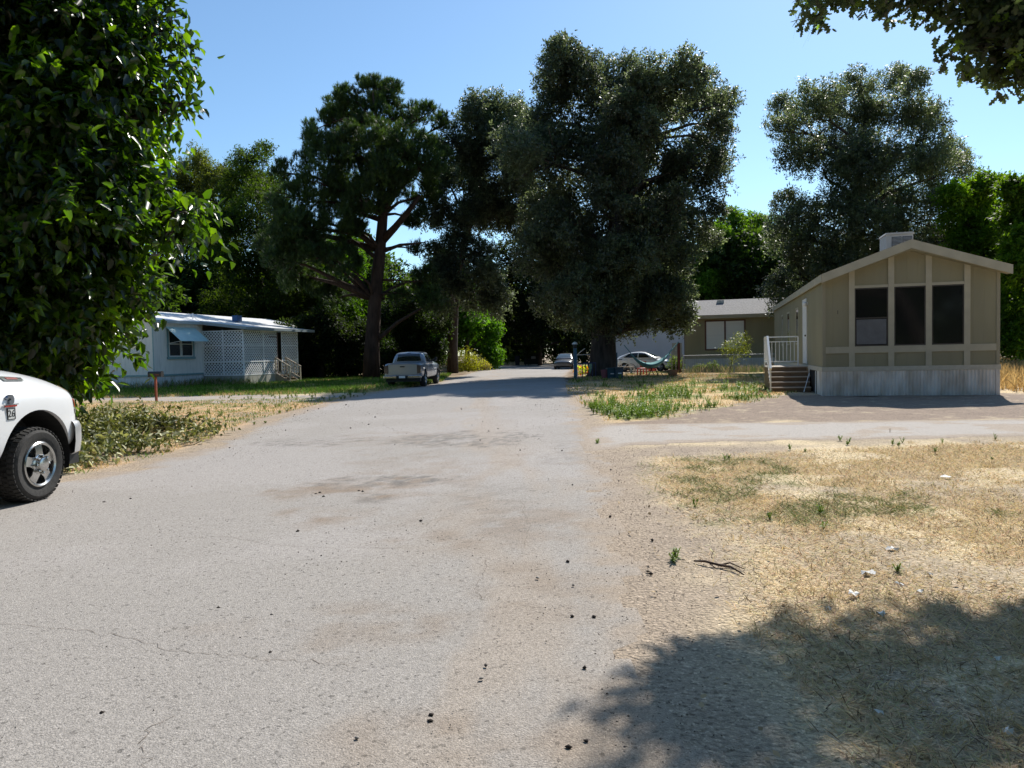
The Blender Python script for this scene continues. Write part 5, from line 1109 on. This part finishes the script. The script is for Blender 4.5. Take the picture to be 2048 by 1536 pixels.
def sedan(name, label, loc, rz, paint, group=None):
    t = thing(name, label, 'car', loc, rz, group)
    st = [(2.22, prof(.62, .34, .58, .66)), (2.15, prof(.74, .26, .64, .74)), (1.95, prof(.83, .22, .70, .82)), (1.4, prof(.87, .20, .78, .92)), (.9, prof(.88, .20, .84, .99)), (.2, prof(.88, .20, .88, 1.0)), (-.8, prof(.88, .20, .91, 1.0)), (-1.5, prof(.87, .20, .95, 1.04)), (-2.0, prof(.84, .24, .97, 1.06)), (-2.18, prof(.78, .28, .92, 1.0)), (-2.24, prof(.68, .34, .80, .88))]
    body = loft('body', st, paint, t, 2); cut(body, [cyl_cut(y, .32, .36, a, b_) for y in (1.36, -1.34) for a, b_ in ((.55, 1.2), (-1.2, -.55))])
    def g(wb, wt, zt): return [(0, .93), (wb*.6, .93), (wb, .93), (wb, .96), ((wb+wt)/2+.03, (.95+zt)/2), (wt+.03, zt-.07), (wt-.05, zt-.012), (wt*.5, zt+.01), (0, zt+.015)]
    cab = loft('cabin', [(1.15, g(.74, .72, .98)), (.95, g(.80, .72, 1.07)), (.35, g(.83, .62, 1.36)), (-.1, g(.83, .60, 1.455)), (-.6, g(.83, .60, 1.465)), (-1.2, g(.81, .58, 1.38)), (-1.75, g(.77, .58, 1.18)), (-2.0, g(.72, .6, 1.05))], paint, t, 2)
    T = bvh(cab)
    for s in 'RL':
        patch('window', T, [(.62, 1.02), (-.28, 1.02), (-.28, 1.36), (.18, 1.34)], s, M_CGL, t); patch('window', T, [(-.34, 1.02), (-1.42, 1.04), (-1.05, 1.33), (-.34, 1.36)], s, M_CGL, t)
    patch('windscreen', T, [(-.66, .94), (.66, .94), (.50, .22), (-.50, .22)], 'T', M_SKYG, t, nx=14); patch('rear_window', T, [(-.5, -1.1), (.5, -1.1), (.52, -1.75), (-.52, -1.75)], 'T', M_CGL, t, nx=14)
    for sg in (1, -1):
        for y in (1.36, -1.34): wheel(t, sg*.865, y, .32, sg, w=.2, rimr=.2, det=False, rimmat=M_BADGE)
    TB2 = bvh(body)
    for s in 'RL': patch('headlight', TB2, [(1.75, .62), (2.12, .58), (2.12, .66), (1.70, .74)], s, M_LENS, t); patch('tail_light', TB2, [(-1.85, .74), (-2.15, .76), (-2.13, .90), (-1.9, .92)], s, M_RED, t)
    b = MB(); b.box((-.7, -1.9, .16), (.7, 1.9, .24)); b.build('underbody', M_BLK, t)
    patch('door_seam', TB2, [(-.30, .3), (-.31, .3), (-.31, .95), (-.30, .95)], 'R', M_BLK, t, nx=1, nz=8, off=.003)
    return t
M_SKYG = mat('screen_glass', (.05, .07, .07), rough=.03, spec=1.0)
hx = math.atan2(-.80, .60)  # heading
pw = G(1303, 744)
sedan('parked_car', 'white car with a rounded roof parked behind the hammock', (pw.x, pw.y+2.5, 0), -math.radians(116), M_PWHITE)
pf = G(1122, 738)
sedan('parked_car', 'dim silver car parked in deep shade at the right of the far road', (pf.x+.4, 69, 0), math.radians(170), mat('shaded_silver', (.10, .105, .11), rough=.3, metal=.5, coat=.5))  # silver paint darkened, the deep shade is put into its colour
# ------------------------------------------------------------------ small things
def at(px, py): p = G(px, py); return (p.x, p.y, 0)
# mailbox
g = at(313, 803); MBX = thing('mailbox', 'black mailbox on a thin rust red post in the left verge', 'mailbox', g, math.radians(-8))
M_RUST = mat('rust_post', (.28, .07, .035), rough=.8, var=.3, scale=12)
MB().box((-.035, -.035, -.05), (.035, .035, .93)).build('post', M_RUST, MBX)
pr = [(-.085, .93), (.085, .93), (.085, 1.06)]+[(.085*math.cos(a), 1.06+.085*math.sin(a)) for a in np.linspace(.2, math.pi-.2, 8)]+[(-.085, 1.06)]
b = MB(); b.prism(pr, -.26, .26, 'x'); bx = b.build('box', mat('black_metal', (.015, .015, .016), rough=.4), MBX)
b = MB(); b.prism([(p[0]*1.06, (p[1]-1.0)*1.05+1.0) for p in pr], .255, .285, 'x'); b.build('lid', M_BLK, MBX); MB().box((.05, -.1, 1.0), (.2, -.09, 1.02)).build('flag', M_RUST, MBX)
# heap of cut branches
ct = G(280, 895); HP = thing('brush_heap', 'heap of wilted cut branches with curled leaves beside the white truck', 'brush heap', (ct.x, ct.y, 0))
hb = []; rr = random.Random(5)
for px, py, r_, h in [(150,930,.42,.16),(200,925,.45,.16),(250,905,.45,.2),(300,905,.4,.15),(350,890,.45,.14),(400,880,.38,.13),(430,873,.34,.12),(450,868,.25,.08),(410,862,.3,.1),(300,925,.25,.08),(380,900,.25,.08),(190,890,.5,.28),(250,872,.55,.3),(150,900,.5,.25),(310,868,.5,.25),(360,868,.4,.18),(220,850,.6,.22),(165,862,.6,.22),(280,848,.5,.15),(120,940,.5,.2),(100,900,.8,.25),(60,880,.8,.25),(140,955,.2,.08),(330,900,.3,.1),(390,890,.25,.1)]:
    p = G(px, py); hb.append((Vector((p.x, p.y, h*.4)), (r_*1.05, r_*1.05, h*1.0+.05)))
c_, S = crown('leaves', hb, 36000, .095, .55, (.15, .165, .055), leafmat('wilted_leaf', trans=.2, rough=.6), HP, seed=301, shape='broad', k=5, SL=.18, inner=.6, gap=(1, 9), var=.45, rough=.25, flat=.9, out=.6, up=-.5, droop=.1, tip=(.52, .50, .30), tipfrac=.32)
c_.location = (-ct.x, -ct.y, 0)
b = MB()
for _ in range(24):
    q = hb[rr.randrange(len(hb))][0]; a = rr.uniform(-.5, .6)+(math.pi if rr.random() < .5 else 0); L = rr.uniform(.3, .9); p0 = Vector((q.x+rr.uniform(-.3, .3), q.y+rr.uniform(-.3, .3), rr.uniform(.03, .25))); d = Vector((math.cos(a), math.sin(a), rr.uniform(-.1, .15)))*L
    b.tube([p0, p0+d*.5+Vector((0, 0, .05)), p0+d], [.008, .006, .003], 5)
for o in loose(b, 'twig', mat('green_twig', (.20, .17, .08), rough=.8, var=.3), HP): o.location = (-ct.x, -ct.y, 0)
# fallen stick
g = G(1440, 1135); SK = thing('fallen_stick', 'dark forked stick lying on the dirt in the foreground at the right', 'stick', (g.x, g.y, 0))
b = MB(); p = lambda x, y, z: G(x, y)+Vector((0, 0, z))-Vector((g.x, g.y, 0))
b.tube([p(1388, 1126, .015), p(1410, 1131, .03), p(1440, 1136, .02), p(1462, 1141, .025), p(1488, 1153, .012)], [.006, .009, .010, .009, .004], 6); b.tube([p(1440, 1136, .02), p(1460, 1134, .03), p(1490, 1143, .015)], [.007, .006, .003], 5); b.tube([p(1420, 1133, .02), p(1432, 1140, .01)], [.005, .003], 5)
b.build('wood', mat('dark_stick', (.09, .055, .04), rough=.9, var=.4, scale=30), SK, smooth=True)
# paper scraps
M_PAP = mat('paper', (.85, .83, .80), rough=.8, var=.05)
def scrap(px, py, wpx, hpx, lab):
    q = G(px, py); s = q.y/F; w_ = wpx*s; d_ = hpx*s*q.y/1.5*.8; b = MB(); r = random.Random(px); n = 11
    ring = [(w_/2*math.cos(2*math.pi*k/n)*r.uniform(.55, 1.15), d_/2*math.sin(2*math.pi*k/n)*r.uniform(.5, 1.2), r.uniform(.008, .04)) for k in range(n)]
    b.add(ring+[(0, 0, .03)], [(k, (k+1) % n, n) for k in range(n)]); o = b.build('paper_scrap', M_PAP, None, recalc=False); o.location = (q.x, q.y, .0)
    tag(o, lab, 'litter', 'torn white paper scraps in the dry grass')
for a in [(1738, 1151, 34, 10, 'largest torn white paper scrap, in the sunny dry grass'), (1708, 1195, 30, 10, 'torn white paper scrap just above the shadow edge'), (1893, 958, 20, 7, 'small white paper scrap far up the dry yard near the driveway'), (1785, 1104, 26, 7, 'thin white paper scrap behind the largest one'), (1765, 1236, 30, 8, 'torn white paper scrap at the top of the tree shadow'), (1840, 1190, 18, 6, 'tiny white paper scrap right of the others in the sun'), (1800, 1176, 20, 4, 'narrow white paper strip beside the scrap cluster'), (1755, 1433, 24, 9, 'white paper scrap deep in the tree shadow'), (2015, 1475, 26, 10, 'white paper scrap in the shaded bottom right corner'), (1655, 1223, 16, 5, 'small white paper scrap left of the scrap cluster'), (1995, 1326, 18, 8, 'white paper scrap in the shade near the right edge'), (1860, 1155, 12, 4, 'speck of white paper in the straw right of the cluster')]: scrap(*a)
# orange dead plant on the driveway
q = G(1780, 866); DP = thing('dead_plant', 'small rust orange dead plant standing on the grey driveway', 'dead plant', (q.x, q.y, 0))
c_, S = crown('foliage', [(Vector((0, 0, .07)), (.11, .11, .07))], 130, .06, .5, (.36, .12, .05), MGR, DP, seed=5, shape='broad', k=5, SL=.06, gap=(1, 9), var=.4); MB().bar((0, 0, 0), (0, 0, .08), .008).build('stem', M_WOOD, DP)
q = G(1882, 966); 
# big clods in the pothole
q = G(740, 985); cl = []
X = np.array([G(a, b_).x for a, b_ in [(632, 990), (640, 988), (648, 996), (718, 984), (725, 986), (596, 1065), (1220, 1036), (1296, 1146), (1305, 1083), (1302, 1151), (1145, 1236), (1187, 1237), (1137, 1499), (1173, 1487), (1135, 1126), (1170, 1340), (437, 1220), (203, 1430), (860, 1446), (862, 1434), (540, 1310)]]); Y = np.array([G(a, b_).y for a, b_ in [(632, 990), (640, 988), (648, 996), (718, 984), (725, 986), (596, 1065), (1220, 1036), (1296, 1146), (1305, 1083), (1302, 1151), (1145, 1236), (1187, 1237), (1137, 1499), (1173, 1487), (1135, 1126), (1170, 1340), (437, 1220), (203, 1430), (860, 1446), (862, 1434), (540, 1310)]])
stones('clods', X, Y, .009+.0016*Y, np.tile(C(.05, .04, .035), (len(X), 1)), MP, 'larger dark clods of broken asphalt lying on the road', .006)
# ---- yard things around the big oak
M_BLUE = mat('faded_blue_post', (.06, .13, .18), rough=.7, var=.2, scale=10); M_TEALP = mat('teal_plastic', (.015, .06, .08), rough=.5); M_REDP = mat('red_plastic', (.75, .13, .09), rough=.45); M_WMET = mat('white_tube', (.7, .7, .68), rough=.4); M_HAM = mat('hammock_cloth', (.07, .22, .24), rough=.85, col2=(.12, .30, .32), scale=8)
g = at(1151, 757); LP = thing('lamp_post', 'faded blue post with a small white solar lamp by the road bend', 'lamp post', g)
MB().box((-.09, -.09, -.05), (.09, .09, 1.75)).build('post', M_BLUE, LP); b = MB(); b.lathe([(1.75, .07), (1.8, .12), (1.98, .12)], (0, 0, 0), 'z', 12); b.build('lamp', M_BLK, LP); MB().lathe([(1.98, .18), (2.05, .15), (2.12, .05), (2.13, .001)], (0, 0, 0), 'z', 12).build('lamp_cap', M_WMET, LP)
g = at(1358, 746); HPs = thing('hammock_post', 'rust brown post holding the right end of the hammock', 'post', g); MB().box((-.08, -.08, -.05), (.08, .08, 2.0)).build('post', mat('dark_red_post', (.10, .03, .028), rough=.8, var=.3), HPs); b = MB(); b.bar((.1, 0, 0), (.3, 0, 1.0), .06); b.build('brace', M_BROWN, HPs)
YH = 45.5
a = P(1248, 690, YH); e = P(1357, 684, 47.5); l = P(1262, 707, YH); r_ = P(1338, 706, 46.5); low = P(1300, 730, YH)
HM = thing('hammock', 'teal cloth hammock sagging in front of the white car', 'hammock', l)
b = MB(); n = 20; top = []; bot = []
for k in range(n+1):
    u = k/n; s = 4*u*(1-u); p_ = l.lerp(r_, u); z = p_.z-s*(p_.z-low.z)*.95
    q1 = Vector((p_.x, p_.y-.38*s**.5, z)); q2 = Vector((p_.x, p_.y+.38*s**.5, z+.10*s)); q0 = Vector((p_.x, p_.y, z-.22*s)); top += [q1-l, q0-l, q2-l]
fs = []
for k in range(n): fs += [(3*k, 3*k+3, 3*k+4, 3*k+1), (3*k+1, 3*k+4, 3*k+5, 3*k+2)]
b.add(top, fs); o = b.build('cloth', M_HAM, HM, smooth=True, recalc=False); sm = o.modifiers.new('s', 'SOLIDIFY'); sm.thickness = .06
b = MB(); b.bar(a-l, Vector((0, 0, 0)), .05); b.bar(e-l, r_-l, .05); b.build('rope', M_HAM, HM)
g = at(1284, 750); CH = thing('toy_chair', 'red plastic child chair under the hammock', 'chair', g, math.radians(20))
b = MB(); b.prism([(-.24, .50), (.24, .50), (.26, .72), (.20, .86), (.0, .90), (-.20, .86), (-.26, .72)], -.24, -.20); bk = b.build('backrest', M_REDP, CH)
b = MB(); b.box((-.25, -.22, .40), (.25, .22, .45)); b.build('seat', M_REDP, CH, bevel=.02)
for x in (-.2, .2):
    for y in (-.18, .18): MB().bar((x*1.1, y*1.1, 0), (x, y, .40), .06).build('leg', M_REDP, CH)
g = at(1296, 748); RT = thing('toy_ride', 'white and red low toy lying beside the red chair', 'toy', g); b = MB(); b.bar((-.9, .1, .28), (.5, .1, .3), .05); b.bar((-.9, .1, .05), (-.9, .1, .5), .05); b.bar((-.9, .1, .5), (-.75, .1, .1), .05); b.build('frame', M_WMET, RT); b = MB(); b.prism([(.05, .2), (.5, .2), (.58, .32), (.4, .42), (.0, .38)], -.1, .25); b.build('seat', M_REDP, RT, bevel=.03)
g = at(1311, 751); FP = thing('camp_stool', 'dark folding stool frame between the red chair and the wicker basket', 'stool', g); b = MB()
for x0_, x1_ in ((-.45, -.2), (-.1, -.25), (.15, .0), (.42, .2)): b.bar((x0_, -.1, 0), (x1_, .1, .45), .035)
b.bar((-.4, 0, .46), (.35, 0, .46), .05); b.build('frame', M_BLK, FP); MB().box((-.4, -.2, .45), (.38, .25, .49)).build('seat', M_BLK, FP)
g = at(1345, 752); BK = thing('basket', 'round wicker basket on the grass near the hammock post', 'basket', g); b = MB(); b.lathe([(0, .22), (.15, .28), (.34, .30), (.36, .29), (.33, .26), (.05, .2), (.04, .001)], (0, 0, 0), 'z', 20); b.build('body', mat('wicker', (.33, .17, .08), rough=.8, col2=(.18, .09, .04), scale=40), BK); b = MB(); b.tube([(-.29, 0, .33), (-.2, 0, .5), (0, 0, .56), (.2, 0, .5), (.29, 0, .33)], .015, 6); b.build('handle', M_BROWN, BK)
# bins by the trunk
for px, py, w_, h_, m_, lab in [(1223, 757, .5, .55, M_TEALP, 'teal storage bin at the foot of the oak trunk'), (1238, 757, .42, .6, mat('grey_blue_bin', (.04, .065, .085), rough=.5), 'grey blue bin to the right of the teal storage bin')]:
    g = at(px, py); t = thing('storage_bin', lab, 'bin', g, .1); b = MB(); b.prism([(-w_/2*.85, 0), (w_/2*.85, 0), (w_/2, h_), (-w_/2, h_)], -.2, .2); b.build('body', m_, t, bevel=.02); b = MB(); b.box((-w_/2-.03, -.24, h_), (w_/2+.03, .24, h_+.05)); b.build('lid', m_, t, bevel=.01); b = MB(); b.box((-.1, -.215, h_*.45), (.1, -.206, h_*.55)); b.build('label_panel', M_WMET, t)
g = at(1211, 757); t = thing('plant_tub', 'dull red tub half hidden at the base of the oak trunk', 'tub', g); MB().lathe([(0, .2), (.4, .26), (.5, .27), (.48, .22), (.3, .2), (.3, .001)], (0, 0, 0), 'z', 18).build('body', mat('dull_red', (.22, .06, .07), rough=.7), t)
g = at(1188, 753); t = thing('painted_crate', 'turquoise and green painted crate left of the oak trunk behind dark bars', 'crate', g); b = MB(); b.box((-.28, -.2, 0), (.28, .2, .8)); b.build('body', mat('mural_paint', (.02, .30, .28), rough=.6, col2=(.55, .62, .30), scale=5), t, bevel=.01); MB().box((-.3, -.22, .8), (.3, .22, .86)).build('rim', M_BLUE, t)
g = at(1178, 754); t = thing('play_pen', 'dark blue barred frame beside the turquoise crate', 'frame', g); b = MB()
for k in range(5): b.bar((-.42+.2*k, -.3, 0), (-.42+.2*k, -.3, .85), .045)
b.bar((-.42, -.3, .86), (.40, -.3, .86), .06); b.build('rail', mat('dark_blue', (.02, .03, .09), rough=.5), t)
g = at(1166, 752); t = thing('swing_frame', 'light tubular swing frame behind the blue lamp post', 'swing frame', g); b = MB(); b.bar((-.38, 0, 0), (-.38, 0, 1.35), .045); b.bar((-.38, 0, 1.35), (.75, 0, 1.37), .05); b.bar((-.38, 0, 1.35), (.15, 0, 1.75), .04); b.bar((.75, .2, 0), (.75, 0, 1.37), .045); b.bar((-.38, -.4, 0), (-.38, 0, 1.35), .04); b.build('tube', M_WMET, t)
c_, S = crown('x', [(Vector((0, 0, .3)), (.45, .3, .3))], 500, .12, .5, (.22, .26, .06), MLB, None, seed=6, shape='broad', k=5, SL=.15, gap=(1, 9), var=.5, tip=(.5, .10, .04), tipfrac=.2); c_.name = 'flower_plant'; c_.location = at(1163, 752); tag(c_, 'low leafy plant with orange red blooms right of the blue post', 'plant')
# bicycle
g = P(1246, 731, 49.5); g.z = 0; t = thing('bicycle', 'white framed bicycle leaning left of the white car', 'bicycle', g, math.radians(-12))
for x in (-.52, .52):
    b = MB(); b.tube([(x+.33*math.cos(a), 0, .34+.33*math.sin(a)) for a in np.linspace(0, 2*math.pi, 25)], .018, 5, False); wh = b.build('wheel', M_RUB, t)
    b = MB()
    for k in range(8): a = math.pi*k/8; b.bar((x-.32*math.cos(a), 0, .34-.32*math.sin(a)), (x+.32*math.cos(a), 0, .34+.32*math.sin(a)), .005)
    b.build('spokes', M_WMET, wh)
b = MB(); b.bar((-.52, 0, .34), (-.15, 0, .85), .035); b.bar((-.52, 0, .34), (-.05, 0, .32), .03); b.bar((-.05, 0, .32), (-.17, 0, .95), .04); b.bar((-.17, 0, .82), (.38, 0, .85), .04); b.bar((-.05, 0, .32), (.38, 0, .80), .04); b.bar((.36, 0, 1.0), (.52, 0, .34), .035); b.build('frame', M_WMET, t)
b = MB(); b.bar((.36, -.25, 1.03), (.36, .25, 1.03), .03); b.build('handlebar', M_BLK, t); MB().box((-.3, -.07, .95), (-.05, .07, 1.0)).build('saddle', M_BLK, t)
g = at(1222, 750); tb = G(1245, 747); t = thing('bench_plank', 'low pale plank bench right behind the oak trunk', 'bench', (tb.x-.2, tb.y, 0)); MB().box((-.95, -.2, .42), (.95, .2, .47)).build('seat', M_TREAD, t)
for x in (-.8, .8): MB().box((x-.05, -.18, 0), (x+.05, .18, .42)).build('leg', M_BLUE, t)
g = at(1234, 752); t = thing('fence_stake', 'thin blue stake beside the bench', 'stake', g); MB().box((-.04, -.04, 0), (.04, .04, 1.45)).build('post', M_BLUE, t)
# chain link fence
f0 = G(1366, 748); f1 = f0+Matrix.Rotation(RZ, 3, 'Z') @ Vector((6.6, 0, 0)); t = thing('chain_link_fence', 'low chain link fence with thin steel posts in front of the olive home', 'fence', f0, RZ)
M_WIRE = mat('galvanised', (.38, .38, .37), rough=.5, metal=.3); b = MB(); lattice(b, (0, 0, 0), (1, 0, 0), 6.6, .05, 1.15, pitch=.085, w=.008, t=.006); b.build('mesh_wire', M_WIRE, t, recalc=False)
for x in (.0, 3.1, 6.6): MB().lathe([(-.05, .03), (1.25, .03), (1.28, .001)], (x, .03, 0), 'z', 10).build('post', M_WIRE, t)
b = MB(); b.lathe([(0, .02), (6.6, .02)], (0, .03, 1.16), 'x', 8); b.build('top_rail', M_WIRE, t)
for k, (px, lab) in enumerate([(1344, 'thin steel fence post beside the wicker basket'), (1352, 'thin steel fence post just left of the rust brown post')]):
    g = at(px, 747); t = thing('fence_post', lab, 'post', g); MB().lathe([(-.05, .025), (1.5, .025), (1.52, .001)], (0, 0, 0), 'z', 8).build('post', M_WIRE, t)
# yellow green bush in front of the window
g = at(1462, 744); t = thing('young_tree', 'small yellow green tree on a thin stem in front of the double window', 'young tree', g)
bl = [(P(1470, 690, 46.5)-Vector(g), (.55, .45, .42)), (P(1486, 675, 46.5)-Vector(g), (.42, .35, .32)), (P(1452, 697, 46.5)-Vector(g), (.4, .35, .28)), (P(1488, 700, 46.5)-Vector(g), (.35, .3, .4)), (P(1468, 715, 46.5)-Vector(g), (.4, .3, .35))]
crown('crown', bl, 2600, .10, .4, (.20, .23, .03), leafmat('yellow_leaf', trans=.45, tint=(1.9, 1.9, .5)), t, seed=8, k=6, SL=.25, gap=(2, .8), var=.35, inner=.4)
b = MB(); b.tube([(0, 0, 0), (.05, 0, .8), (.2, 0, 1.5)], [.035, .03, .02], 6)
for q, _ in bl: b.tube([(.12, 0, 1.1), tuple(q)], [.018, .006], 5)
b.build('trunk', MBARK, t)
# bushes at the foot of the olive home and the golden bush at the bend
for px, py, Y_, r_, hh, col, lab, nm in [(1425, 742, 48.2, .45, .5, (.06, .08, .03), 'dark weedy bush against the olive home skirting, behind the fence', 'bush'), (1400, 744, 48.6, .3, .4, (.10, .12, .05), 'small bush at the left corner of the fence', 'bush'), (927, 741, 66, 1.5, 1.7, (.12, .12, .015), 'golden yellow bush in the sun beside the silver pickup', 'bush'), (957, 741, 70, 1.1, .9, (.14, .12, .06), 'pale straw bush right of the golden one', 'bush'), (1352, 745, 49.5, .35, 1.0, (.07, .10, .03), 'leafy bush behind the rust brown post', 'bush')]:
    g = P(px, py, Y_); g.z = 0; t = thing(nm, lab, 'bush', g)
    crown('foliage', [(Vector((0, 0, hh*.55)), (r_, r_*.8, hh*.55)), (Vector((r_*.4, 0, hh*.4)), (r_*.7, r_*.6, hh*.4)), (Vector((-r_*.5, .1, hh*.4)), (r_*.6, r_*.6, hh*.42))], int(1500+2600*r_), .09+.03*r_, .5, col, MLB, t, seed=int(px), k=6, SL=.25, gap=(1.5, 1.2), var=.4)
# far bins
g = P(1066, 732, 93); g.z = 0; t = thing('dumpster', 'dark dumpster with a pale label at the far end of the road', 'dumpster', g, -.1); M_DG = mat('dumpster_green', (.018, .024, .022), rough=.6)
b = MB(); b.prism([(-1.05, .15), (1.05, .15), (1.12, 1.25), (-1.12, 1.25)], -.8, .8); b.build('body', M_DG, t); b = MB(); b.prism([(-1.14, 1.25), (-1.14, 1.55), (-.02, 1.5), (-.02, 1.25)], -.84, .84); b.build('lid', M_BLK, t); b = MB(); b.prism([(.02, 1.25), (.02, 1.5), (1.14, 1.55), (1.14, 1.25)], -.84, .84); b.build('lid', M_BLK, t); MB().box((-.15, -.82, .85), (.4, -.802, 1.15)).build('label_panel', mat('pale_label', (.35, .36, .35), rough=.7), t)
for x in (-.85, -.1, .85): MB().box((x-.13, -.75, 1.56), (x+.13, -.5, 1.62)).build('lid_handle', M_WMET, t)
for x in (-.9, .9): MB().lathe([(-.04, .08), (.04, .08)], (x, -.6, .08), 'x', 12).build('caster', M_RUB, t)
g = P(1035, 732, 94); g.z = 0; t = thing('wheelie_bin', 'tall dark wheeled bin left of the dumpster', 'bin', g); b = MB(); b.prism([(-.26, .08), (.26, .08), (.33, 1.2), (-.33, 1.2)], -.3, .3); b.build('body', mat('bin_blue', (.015, .02, .035), rough=.5), t); b = MB(); b.prism([(-.35, 1.2), (.35, 1.2), (.33, 1.27), (-.33, 1.27)], -.33, .36); b.build('lid', M_BLK, t)
for x in (-.22, .22): MB().lathe([(-.03, .1), (.03, .1)], (x, .28, .1), 'x', 12).build('wheel', M_RUB, t)
